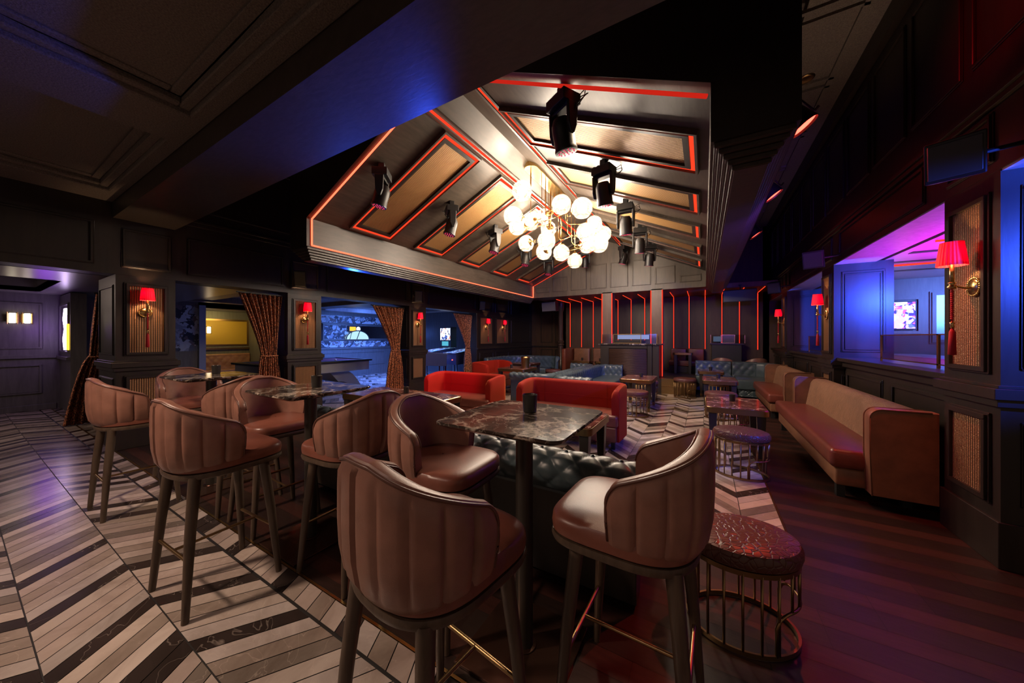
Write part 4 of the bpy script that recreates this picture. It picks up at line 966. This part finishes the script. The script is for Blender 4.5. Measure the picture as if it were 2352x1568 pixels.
# ------------------------------------------------------------------ chandelier
def ray(u, v):
    s, c = math.sin(math.radians(30.2)), math.cos(math.radians(30.2)); r = (u-1176)/758; return Vector((-s+c*r, c+s*r, (776-v)/758))
t = thing('chandelier', 'brass chandelier of many seeded glass globes on vertical rods under the ridge of the vault', 'chandelier', (vm, 5.9, 4.44)); O = Vector((vm, 5.9, 4.44))
b = MB(); rs = []
for z, k in ((0, 1), (-.07, 1), (-.08, .97)): rs.append([(x*1, y, z) for x, y in [(p[0]*k, p[1]) for p in rounded(-.12, .12, -1.02, 1.02, .119, 8)]])
b.sheet(rs, cv=True); b.add(rs[-1], [list(range(len(rs[-1])))]); b.build('canopy', M['brass'], t, smooth='a')
# globes: position in metres relative to the ridge centre
GL = [(-2.57,4.74,3.9),(-2.06,5.18,3.73),(-1.65,5.01,3.53),(-2.82,4.88,3.58),(-3.2,5.7,3.7),(-3.25,6.4,4.0),(-2.95,6.45,4.1),(-2.75,6.2,3.72),(-3.14,5.97,3.43),(-2.44,5.42,3.24),(-2.85,6.2,3.27),(-2.45,6.16,3.19),(-2.47,7.0,3.2),(-1.84,5.78,3.4),(-1.94,6.66,3.83),(-1.78,6.76,3.62),(-1.63,5.9,3.19),(-2.2,7.0,3.5)]
for i, g in enumerate(GL):
    g = Vector(g)-O; R_ = .162
    top = i in (11, 12); gp = bpy.data.objects.new('globe_lamp', None); C.objects.link(gp); gp.parent = t; gp.location = g
    b = MB(); b.ball((0, 0, 0), R_, 28, 18); b.build('globe', M['globe'], gp, smooth=1)
    b = MB(); b.tube([(R_*.62*math.cos(2*PI*k/28), R_*.62*math.sin(2*PI*k/28), -R_*.79) for k in range(28)], .004, 6, closed=True); b.build('rim', M['brassd'], gp, smooth=1)
    b = MB(); b.ball((0, 0, 0), .074, 14, 10); b.build('bulb', M['bulb'], gp, smooth=1)
    b = MB(); rx = max(-.07, min(.07, g.x*.25)); ry = max(-.92, min(.92, g.y+(-.25 if g.y > 0 else .25)))
    if top:
        b.tube([(g.x, g.y, g.z+R_+.01), (g.x, g.y, -.08)], .007, 8); b.lathe([(.05, 0), (.03, .02), (.01, .03)], 16, (g.x, g.y)) if False else None
        b.T = Matrix.Translation((g.x, g.y, g.z+R_*.9)); b.lathe([(.07, 0), (.05, .025), (.02, .04), (.012, .07)], 16)
    else:
        d = Vector((rx-g.x, ry-g.y, 0)); dn = d.normalized(); e0 = g+dn*R_*.96; e1 = Vector((rx, ry, g.z))
        b.tube([e0, e1-dn*.06, e1+Vector((0, 0, .06))-dn*.01, Vector((rx, ry, -.08))], .0065, 8)
        b.tube([e0+dn*.05+Vector((0,0,.0)), e0+dn*.08+Vector((0,0,-.07)), e0+dn*.13+Vector((0,0,-.05)), e0+dn*.13], .004, 6)
        T = b.T; q_ = dn.to_track_quat('Z', 'Y').to_matrix().to_4x4(); b.T = Matrix.Translation(g+dn*R_*.9) @ q_; b.lathe([(.075, 0), (.06, .02), (.02, .035), (.012, .06)], 18); b.T = T
    b.build('arm_rod', M['brass'], t, smooth=1)
# ------------------------------------------------------------------ speakers
def speaker(lab, loc, rot, w_, h_, d_, grp, grille='charcoal', bracket=None):
    t = thing('speaker', lab, 'speaker', loc, 0, grp); t.rotation_euler = rot
    b = MB(); b.prism([(-w_/2, 0), (w_/2, 0), (w_*.38, d_), (-w_*.38, d_)], -h_/2, h_/2); b.build('cabinet', M['blackgloss'], t, bevel=.008, seg=2)
    b = MB(); b.box(-w_/2+.015, w_/2-.015, -.012, 0, -h_/2+.02, h_/2-.02); b.build('grille', M[grille], t, bevel=.004, seg=1)
    if bracket:
        v = Matrix.Rotation(-rot[2], 4, 'Z') @ Vector(bracket); e = Vector((0, d_*.6, 0)); b = MB(); b.tube([e, e+v], .014, 8); b.tube([e+v*.93, e+v], .045, 12); b.build('bracket', M['black'], t)
M['olive'] = mat('olive_speaker_cloth', (.11,.10,.055), .75); M['greycloth'] = mat('grey_speaker_cloth', (.10,.085,.10), .75)
rd = math.radians
for i, (y, lab) in enumerate(((3.34, 'small tilted speaker in a panel above the second left pillar'), (6.3, 'small tilted speaker in a panel above the third left pillar'), (9.22, 'small tilted speaker above the far pair of sconces on the left wall'))):
    speaker(lab, (XL+.22, y, 2.60), (rd(12), 0, rd(52)), .20, .30, .12, 'wall speakers on the left', 'olive', (-.17, 0, 0))
for i, (y, lab) in enumerate(((3.17, 'black wall speaker lit blue beneath, above the nearest right sconce'), (6.26, 'black wall speaker above the middle right sconce'), (9.38, 'black wall speaker above the farthest right sconce'))):
    speaker(lab, (1.35, y, 2.62), (rd(15), 0, rd(-24)), .24, .25, .17, 'wall speakers on the right', 'charcoal', (.31, 0, 0))
speaker('grey boxed speaker hanging from the far gable on the left', (-4.9, 11.07, 2.64), (rd(6), 0, rd(-12)), .62, .36, .3, 'hanging speakers', 'greycloth', (0, 0, .25))
speaker('wide dark speaker hanging under the far right end of the box', (.81, 10.55, 2.62), (rd(8), 0, rd(-10)), .75, .32, .3, 'hanging speakers', 'charcoal', (0, 0, .28))
# par lamps along the upper ceiling
for i, (x, y, lab) in enumerate(((.75, 3.73, 'round red spot lamp clamped outside the hanging box, nearest the camera'), (.78, 5.35, 'round red spot lamp clamped outside the hanging box, second from the camera'), (.8, 7.24, 'round red spot lamp clamped outside the hanging box, third from the camera'))):
    t = thing('spot_lamp', lab, 'spot lamp', (x, y, 3.32), 0, 'red spot lamps outside the box'); t.rotation_euler = (0, rd(-35), 0)
    b = MB(); b.lathe([(.03, .2), (.09, .16), (.11, .0), (.105, 0), (.085, .14), (0, .16)], 24); b.build('can', M['blackgloss'], t, smooth='a'); b = MB(); b.lathe([(.10, .02), (0, .015)], 20); b.build('lens', M['redbulb'], t)
    b = MB(); b.tube([(-.12, 0, .06), (-.12, 0, .24), (.12, 0, .24), (.12, 0, .06)], .008, 6); b.tube([(0, 0, .24), (.02, 0, .5)], .01, 6); b.tube([(.12, 0, .06), (.16, 0, .07)], .01, 6); b.build('yoke', M['chrome'], t)
# ------------------------------------------------------------------ curtains
def curtain(lab, x, ytop0, ytop1, ypin0, ypin1, ybot0, ybot1, zt=2.27, zp=1.17, xs=.0, group='copper sequin curtains'):
    b = MB(); gr = []; n = 150; m = 44
    for j in range(m+1):
        z = zt*(1-j/m)
        if z > zp: u = ((z-zp)/(zt-zp)); k = u**1.25; a = ypin0+(ytop0-ypin0)*k; c = ypin1+(ytop1-ypin1)*k
        else: u = (zp-z)/zp; k = u**.6; a = ypin0+(ybot0-ypin0)*k; c = ypin1+(ybot1-ypin1)*k
        am = .035*(.45+.55*min(1, abs(z-zp)/.4)); row = []
        for i in range(n+1):
            s_ = i/n; row.append((x+am*math.sin(s_*2*PI*9+.5*math.sin(z*3))+am*.4*math.sin(s_*2*PI*4+1), a+(c-a)*s_, z+.012))
        gr.append(row)
    b.sheet(gr); o = b.build('curtain', M['curtain'], None, smooth=1); s = o.modifiers.new('t', 'SOLIDIFY'); s.thickness = .006; tag(o, lab, 'curtain', group)
    b = MB(); b.tube([(x+.05*math.cos(2*PI*k/16), (ypin0+ypin1)/2+(abs(ypin1-ypin0)/2+.01)*math.sin(2*PI*k/16), zp) for k in range(16)], .014, 6, closed=True); b.build('tieback', M['curtain'], o)
    b = MB(); b.box(x-.012, x+.012, min(ytop0, ytop1)-.02, max(ytop0, ytop1)+.02, zt+.01, zt+.035); b.build('rail', M['black'], o)
curtain('copper sequin curtain tied back in the first pool room opening, behind the tall tables', XL-.14, 2.52, 3.2, 2.86, 3.12, 2.75, 3.2)
curtain('copper sequin curtain tied back in the second pool room opening', XL-.14, 5.15, 6.12, 5.72, 6.0, 5.5, 6.12)
curtain('copper sequin curtain tied back beside the pinball machines', XL-.14, 8.1, 9.1, 8.75, 9.0, 8.6, 9.1)
curtain('dark copper curtain in the side lobby left of the nearest pillar', -9.35, 1.35, 1.75, 1.28, 1.62, 1.0, 1.75)
# ------------------------------------------------------------------ left rooms (lobby + games room)
XB = -12.0
b = MB(); b.box(XB-.2, XB, -3.3, 3.6, 0, 2.75); b.box(XB-.2, XB, 5.2, 11.0, 0, 2.75); b.box(XB-.2, XB, 3.6, 5.2, 2.35, 2.75); b.box(XB-1.6, XB-1.4, 3.4, 5.4, 0, 2.5); b.box(XB-1.5, XB, 5.2, 5.3, 0, 2.5); b.box(XB-1.5, XB, 3.5, 3.6, 0, 2.5); b.box(XB-1.5, XB, 3.5, 5.3, 2.35, 2.5)
struct(b.build('wall_games', M['room']))
b = MB(); P = PX(XB, 1); frame(b, P, -2.2, 1.02, 1.28, 2.22, w=.03, d=.025); frame(b, P, -2.2, 1.02, .35, .95, w=.03, d=.025); b.box(XB, XB+.05, -3.3, 1.2, 1.08, 1.15); b.box(XB, XB+.03, -3.3, 1.2, 0, .12)
frame(b, P, 5.4, 6.7, .4, .95, w=.03, d=.02); frame(b, P, 6.9, 9.6, .4, .95, w=.03, d=.02); b.box(XB, XB+.05, 5.2, 11, 1.08, 1.13); frame(b, P, 6.9, 10.4, 1.42, 2.03, w=.05, d=.05)
struct(b.build('trim_11', M['room'], bevel=.004, seg=1))
# sign wall and far partition of the lobby
b = MB(); b.box(XB, -10.85, 1.25, 1.45, 0, 2.4); frame(b, PY(1.25, -1), XB+.1, -10.95, 1.2, 2.2, w=.03, d=.025); b.box(XB, -10.85, 1.2, 1.25, 1.06, 1.12); struct(b.build('wall_lobby', M['room']))
b = MB(); b.box(-9.5, -7.7, 1.75, 1.85, 0, 2.4); struct(b.build('wall_passage', M['wood']))
b = MB()
b.box(-12.2, -7.1, -3.3, -.6, 2.42, 2.5); b.box(-12.2, -11.4, -.6, .9, 2.42, 2.5); b.box(-9.0, -7.1, -.6, .9, 2.42, 2.5) ; b.box(-12.2, -7.1, .9, 3.0, 2.42, 2.5); b.box(-11.4, -9.0, -.6, .9, 2.75, 2.8)
for q in ((-11.45, -11.4, -.6, .9), (-9.0, -8.95, -.6, .9), (-11.4, -9.0, -.65, -.6), (-11.4, -9.0, .9, .95)): b.box(*q, 2.42, 2.78)
for y in (-.1, .3): b.box(-11.3, -9.1, y, y+.03, 2.44, 2.5)
struct(b.build('ceiling_lobby', mat('satin_ceiling', (.22,.21,.20), .28, .25)))
b = MB(); b.box(-12.2, -7.1, 3.0, 11, 2.60, 2.7)
for q in ((-12, -7.1, 3.0, 3.5), (-12, -7.1, 6.0, 6.5), (-12, -7.1, 9.0, 9.5)): b.box(*q, 2.48, 2.60)
b.box(-11.4, -11.1, 3, 11, 2.44, 2.6); struct(b.build('ceiling_games', M['room']))
b = MB(); b.box(XB, -7.1, 11, 11.2, 0, 2.7); struct(b.build('wall_games_far', M['room']))
# patterned paper, mirror, gold alcove
b = MB(); b.box(XB, XB+.01, 5.3, 10.9, 1.15, 1.38); b.box(XB, XB+.01, 5.3, 10.9, 2.08, 2.35); b.box(XB, XB+.012, 6.95, 8.3, 1.47, 1.98); tag(b.build('wallpaper', M['paper'], loc=(.001, 0, 0)), 'blue lit torn pattern wallpaper bands in the games room', 'wallpaper')
b = MB(); b.box(XB, XB+.012, 1.9, 3.5, 1.15, 2.38); tag(b.build('wallpaper', M['paper']), 'dim torn pattern wallpaper seen in the first pool room opening', 'wallpaper')
b = MB(); b.box(XB, XB+.02, 8.3, 10.35, 1.47, 1.98); tag(b.build('mirror', mat('mirror_glass', (.8,.8,.85), .04, 1)), 'long wall mirror in the games room reflecting coloured panels', 'mirror')
t = thing('wall_clock', 'illuminated white and amber clock sign in the games room', 'clock', (XB+.05, 8.15, 1.86)); b = MB(); b.box(-.02, .02, -.28, .28, -.12, .12); b.build('case', M['black'], t, bevel=.01); b = MB(); b.box(.02, .024, -.22, .04, -.08, .08); b.build('amber_panel', m_emit('amber', (1,.5,.05), 1.6), t); b = MB(); b.T = Matrix.Translation((.024, .15, 0)) @ Matrix.Rotation(PI/2, 4, 'Y'); b.lathe([(.09, 0), (0, .002)], 24); b.build('dial', m_emit('dial_white', (.8,.85,1), 1.8), t)
t = thing('mirror_arch_reflection', 'added pale glowing stand-in for the arch reflected in the games room mirror, divided by dark bars', 'reflection', (XB+.07, 8.25, 1.45)); pts = [(-.50+.5-.5*math.cos(rd(a)), .34*math.sin(rd(a))) for a in range(0, 181, 12)]
b = MB(); n = len(pts); b.add([(0, y, z) for y, z in pts]+[(.05, y, z) for y, z in pts], [list(range(n)), list(range(n, 2*n))[::-1]]+[(i, (i+1) % n, n+(i+1) % n, n+i) for i in range(n)]); b.build('arch', m_emit('arch_reflection', (.45,.75,.95), 1.2), t)  # added glowing stand-in for the arch reflected in the mirror
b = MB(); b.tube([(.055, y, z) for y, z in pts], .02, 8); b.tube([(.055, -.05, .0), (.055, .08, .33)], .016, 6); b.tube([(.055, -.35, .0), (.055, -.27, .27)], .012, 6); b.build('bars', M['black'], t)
b = MB(); b.box(XB-1.4, XB-1.385, 3.65, 5.15, 1.30, 2.05); tag(b.build('gold_panel', M['gold']), 'gold wall panel in the alcove behind the first pool room opening', 'wall panel')
b = MB(); frame(b, PX(XB-1.4, 1), 3.62, 5.18, 1.26, 2.09, w=.04, d=.03); b.box(XB-1.4, XB-1.34, 3.6, 5.2, 1.13, 1.19); struct(b.build('trim_12', M['brassd']))
t = thing('tufted_bench', 'pinkish brown tufted bench in the gold lit alcove', 'bench', (XB-1.38, 3.62, 0)); b = MB(); sweep(b, [(0.16, 1.56), (0.16, 0.02)], [(0, .5), (0, .75), (.02, .98), (.06, 1.0), (.12, .98), (.14, .5)], .03, .025, 1, (.04, .46), .2, .24, .035); b.build('backrest', M['leather'], t, smooth=1); seatbox('seat', M['leather'], t, .14, .62, .02, 1.56, .35, .52)
b = MB(); b.box(XB-.02, XB+.06, 3.5, 3.64, 0, 2.4); tag(b.build('door_frame', M['chrome'] if False else mat('pale_blue_frame', (.3,.32,.4), .4)), 'tall pale blue edged door frame beside the gold alcove', 'door frame')
def lamp_pair(lab, loc, rz, s=1):
    t = thing('wall_lamp', lab, 'wall lamp', loc, rz, 'twin frosted wall lamps'); 
    for y in (-.085, .085):
        b = MB(); b.box(.02, .075, y-.04*s, y+.04*s, -.10, .10); b.build('frosted_glass', M['white'], t, bevel=.012)
        b = MB()
        for k in (-1, 1): b.tube([(.05, y+k*.058, -.12), (.05, y+k*.058, .12)], .01, 8)
        b.build('crystal_rods', M['brass'], t)
    b = MB(); b.box(0, .02, -.15, .15, -.08, .08); b.build('backplate', M['brassd'], t)
lamp_pair('twin frosted wall lamp glowing on the purple lobby wall at the far left', (XB+.03, .76, 1.90), 0); lamp_pair('twin frosted wall lamp on the gold alcove panel', (XB-1.38, 4.05, 1.75), 0)
# neon pictures on the lobby sign wall
t = thing('neon_sign', 'upright white neon sign glowing violet on the lobby wall', 'neon sign', (-11.2, 1.235, 1.68)); b = MB()
for x in (-.12, .02): b.tube([(x, 0, -.42), (x-.03, -.01, -.2), (x+.04, 0, 0), (x-.02, -.01, .2), (x+.02, 0, .42)], .016, 8); b.tube([(x-.06, 0, .3), (x+.06, 0, .3)], .012, 6); b.tube([(x-.06, 0, -.3), (x+.06, 0, -.3)], .012, 6)
b.build('tubes', m_emit('neon_white', (.75,.55,1), 14), t); b = MB(); b.box(.14, .28, -.01, .01, -.42, .1); b.build('amber_panel', m_emit('neon_amber', (1,.6,.05), 2.2), t)
# ------------------------------------------------------------------ pool table
t = thing('pool_table', 'pool table with brushed steel apron and curved steel legs in the games room', 'pool table', (-9.3, 4.95, 0))
b = MB(); b.box(-.8, .8, -1.32, 1.32, .58, .84); b.build('apron', M['steel'], t, bevel=.015); b = MB()
for q in ((-.86, .86, -1.38, -1.24), (-.86, .86, 1.24, 1.38), (-.86, -.72, -1.24, 1.24), (.72, .86, -1.24, 1.24)): b.box(*q, .84, .89)
b.build('rail', M['blackgloss'], t, bevel=.01); b = MB(); b.box(-.73, .73, -1.25, 1.25, .84, .868); b.build('cloth', M['felt'], t)
for sy in (-1, 1):
    b = MB(); pts = [(sy*.25, .58), (sy*.75, .58)]+[(sy*(.75+.5*(k/8)), .58-.56*(k/8)**1.6) for k in range(1, 9)]+[(sy*1.1, .0)]+[(sy*(1.1-.6*k/8), .02+.28*math.sin(PI*.5*k/8)) for k in range(1, 9)]
    if sy < 0: pts = pts[::-1]
    n = len(pts); b.add([(-.6, y, z) for y, z in pts]+[(.6, y, z) for y, z in pts], [list(range(n))[::-1], list(range(n, 2*n))]+[(i, (i+1) % n, n+(i+1) % n, n+i) for i in range(n)]); b.build('leg', M['steel'], t)
b = MB(); b.ball((-8.75, 5.4, .897), .029, 14, 10); tag(b.build('cue_ball', mat('ivory_ball', (.8,.75,.65), .2), smooth=1), 'white ball lying on the burgundy cloth of the pool table', 'ball')
# ------------------------------------------------------------------ pinball machines
def pinball(lab, loc, rz, art, text=None):
    t = thing('pinball_machine', lab, 'pinball machine', loc, rz, 'pinball machines'); w_ = .36
    b = MB(); n = 4
    prof = [(-.65, .55), (.65, .62), (.65, 1.12), (-.65, .95)]
    b.add([(-w_, y, z) for y, z in prof]+[(w_, y, z) for y, z in prof], [(0,1,2,3),(7,6,5,4)]+[(i, 4+i, 4+(i+1)%4, (i+1)%4) for i in range(4)]); b.build('cabinet', M['cab'], t, bevel=.01)
    b = MB(); b.tube([(-w_, -.66, .96), (w_, -.66, .96)], .018, 8); b.tube([(-w_, -.66, .96), (-w_, .64, 1.13)], .012, 6); b.tube([(w_, -.66, .96), (w_, .64, 1.13)], .012, 6); b.build('side_rail', M['bluel2'], t)
    b = MB(); b.add([(-w_+.02, -.63, .965), (w_-.02, -.63, .965), (w_-.02, .62, 1.125), (-w_+.02, .62, 1.125)], [(0,1,2,3)]); b.build('playfield', M['play'], t)
    b = MB(); b.box(-.35, .35, .45, .72, 1.14, 1.92); b.build('backbox', M['blackgloss'], t, bevel=.01); b = MB(); b.box(-.31, .31, .44, .449, 1.42, 1.88); b.build('backglass', art, t); b = MB(); b.box(-.2, .2, .438, .447, 1.2, 1.37); b.build('score_display', M['disp'], t)
    for sx in (-1, 1):
        for sy in (-.6, .6): b = MB(); b.box(sx*.33-.02, sx*.33+.02, sy-.02, sy+.02, 0, .7); b.build('leg', M['chrome'], t)
    b = MB(); b.ball((.15, -.66, .72), .018, 8, 6); b.build('coin_light', M['redbulb'], t)
    if text:
        for i, w in enumerate(text):
            c = bpy.data.curves.new('lettering', 'FONT'); c.body = w; c.size = .19; c.align_x = 'CENTER'; c.extrude = .002; c.offset = .004; co = bpy.data.objects.new('lettering_curve', c); me = bpy.data.meshes.new_from_object(co); bpy.data.objects.remove(co); me.materials.clear(); me.materials.append(m_emit('pale_letters', (.7,.72,.9), .9)); o = bpy.data.objects.new('lettering', me); C.objects.link(o); o.parent = t; o.location = (w_+.003, -.12, .82-.14*i); o.rotation_euler = (PI/2, 0, PI/2)
M['cab'] = mat('navy_cabinet', (.03,.035,.08), .35); M['bluel2'] = mat('steel_side_rail', (.6,.65,.8), .2, 1); M['disp'] = m_emit('cyan_display', (.1,.5,.7), 1.0)
def m_art(name, cols, sc, st):
    m = m_paper(name, cols, sc); t_ = NT(m); src = t_.b.inputs['Base Color'].links[0].from_socket; t_.l(src, t_.b.inputs['Emission Color']); t_.b.inputs['Emission Strength'].default_value = st; return m
M['play'] = m_art('lit_playfield', [(.02,.05,.1), (.1,.4,.5), (.02,.02,.03), (.5,.6,.6), (.3,.05,.05)], 14, .7)
art1 = m_art('lit_backglass', [(.7,.75,.8), (.02,.02,.03), (.8,.8,.75), (.05,.08,.2), (.5,.2,.08), (.9,.9,.9)], 9, 1.6); art2 = m_art('lit_backglass_blue', [(.1,.3,.8), (.02,.02,.03), (.3,.5,.9), (.8,.7,.2)], 9, 1.3)
pinball('navy pinball machine with pale lettering on its side, left of the curtain', (-8.15, 8.15, 0), rd(150)+0, art2, None)
pinball('pinball machine with brightly lit picture backbox, seen past the third pillar', (-8.75, 9.3, 0), rd(-12), art1, ['STAR', 'WARS'])
pinball('pinball machine with blue backbox half hidden by the third curtain', (-7.75, 9.75, 0), rd(-12), art2, None)
# ------------------------------------------------------------------ right-hand room through the wall openings
b = MB(); b.box(2.2, 6.5, 2.0, 13, HR, HR+.1); b.box(2.12, 6.5, 2.0, 3.0, 2.42, HR); struct(b.build('ceiling_bar', M['room2'] if 'room2' in M else mat('satin_bar_ceiling', (.32,.30,.32), .35)))
b = MB(); b.box(2.35, 6.5, 9.0, 9.2, 0, HR); b.box(6.3, 6.5, 2, 13, 0, HR); b.box(2.2, 6.5, 12.6, 12.8, 0, HR); struct(b.build('wall_bar', M['room']))
b = MB(); b.box(2.12, 6.4, 2, 13, -.1, .2); struct(b.build('floor_bar', M['wood']))
b = MB(); frame(b, PY(9.0, -1), 2.40, 3.44, 1.58, 2.26, w=.05, d=.04); frame(b, PY(9.0, -1), 3.56, 4.5, 1.42, 2.32, w=.05, d=.04); struct(b.build('trim_13', M['room']))
b = MB(); b.box(3.61, 4.45, 8.98, 9.0, 1.47, 2.27); tag(b.build('wall_mirror', mat('blue_glass_panel', (.25,.4,.5), .25, .6)), 'teal tinted glass wall panel in the magenta lit bar', 'wall panel')
b = MB()
for y in (5.6, 7.2): b.tube([(2.25, y, HR-.012), (4.2, y, HR-.012)], .012, 6)
b.tube([(4.2, 5.6, HR-.012), (5.4, 6.4, HR-.012)], .012, 6); tag(b.build('ceiling_light_line', M['led']), 'red light line set into the ceiling of the side bar', 'light strip')
b = MB()
for y in (6.2, 6.9, 7.8): b.box(2.3, 4.6, y, y+.12, HR-.006, HR+.01)
b.box(3.0, 4.4, 4.2, 5.1, HR-.008, HR+.01); struct(b.build('trim_14', M['black']))
def tv(lab, loc, w_, h_, seed):
    t = thing('television', lab, 'television', loc, 0, 'wall televisions in the side bar'); b = MB(); b.box(-w_/2-.02, w_/2+.02, 0, .05, -h_/2-.02, h_/2+.02); b.build('case', M['blackgloss'], t)
    b = MB(); b.box(-w_/2, w_/2, -.004, 0, -h_/2, h_/2); b.build('display', m_art('tv_picture', [(.9,.4,.8), (.05,.03,.2), (.8,.85,.95), (.6,.1,.35), (.1,.15,.5), (.95,.8,.9)], 11, 1.6), t)
    b = MB()
    for i in range(3): b.box(w_/2-.24+.075*i, w_/2-.235+.075*i, -.006, -.004, -h_/2+.08, h_/2-.06)
    for j in range(5): b.box(w_/2-.24, w_/2-.08, -.006, -.004, -h_/2+.08+j*.09, -h_/2+.088+j*.09)
    b.build('picture_grid', m_emit('pale_grid', (.5,.8,.9), 1.2), t)
tv('television showing a bright pink picture on the side bar wall, framed by the nearest opening', (2.91, 8.93, 1.92), .86, .49, 1); tv('television glimpsed past the middle right sconce', (2.62, 12.5, 1.83), .7, .56, 2)
# glass guards on the sills
def guard(lab, y0, ws):
    t = thing('glass_screen', lab, 'glass screen', (XR+.26, y0, 1.21), 0, 'brass framed glass screens on the sills')
    b = MB(); a = 0; pn = []
    for w_ in ws:
        c = a+w_; pn.append((a, c))
        for q in ((a, c, .03, .042), (a, c, .318, .33), (a, a+.014, 0, .33), (c-.014, c, 0, .33)): b.box(-.008, .008, *q)
        a = c
    b.build('frame', M['brass'], t)
    for a, c in pn: b = MB(); b.box(-.004, .004, a+.014, c-.014, .042, .318); b.build('pane', M['pane'], t)
guard('brass framed smoked glass screen on the sill of the nearest right opening', 4.10, [.66, 1.18]); guard('brass framed smoked glass screen on the sill of the second right opening', 7.45, [.9, .9])
b = MB(); b.box(2.75, 3.3, 3.9, 8.6, .2, 1.22); tag(b.build('bar_counter', mat('pale_counter', (.35,.30,.34), .35), bevel=.02), 'pale bar counter glowing magenta behind the smoked glass screens', 'counter')
b = MB(); b.box(2.3, 2.36, 4.3, 8.8, 1.14, 1.19); tag(b.build('neon_strip', M['magl']), 'low magenta light line behind the sill screens', 'light strip')
# ------------------------------------------------------------------ lights in the place
light('AREA', 'games_light', (-9.6, 7.6, 2.45), 380, (.10,.22,1.0), (-9.8, 7.6, 0), 3.2, size_y=3.6, spread=130)
light('AREA', 'games_wall_light', (-10.4, 8.2, 2.3), 130, (.10,.25,1.0), (-12, 8.2, 1.3), .4, size_y=4)
light('AREA', 'alcove_light', (XB-.6, 4.4, 2.3), 22, (1,.72,.22), (XB-1.4, 4.4, 1.2), .5, size_y=1.3)
light('POINT', 'lobby_neon', (-11.35, 1.02, 1.7), 5, PURP, size=.15)
light('AREA', 'lobby_spill', (-9.3, -.5, 2.35), 24, (1,.74,.6), (-8.4, .3, 0), 1.2)
light('AREA', 'bar_magenta', (3.6, 5.4, .6), 420, (.75,.0,.80), (2.6, 5.2, 2.6), 1.0, spread=90)
light('AREA', 'bar_blue', (4.4, 7.4, 2.3), 150, (.12,.25,1.0), (3.8, 9, 1.2), 1.2)
light('AREA', 'bar_sill', (2.25, 6.2, 1.1), 70, MAG, (3.0, 6.2, .85), .15, size_y=3)
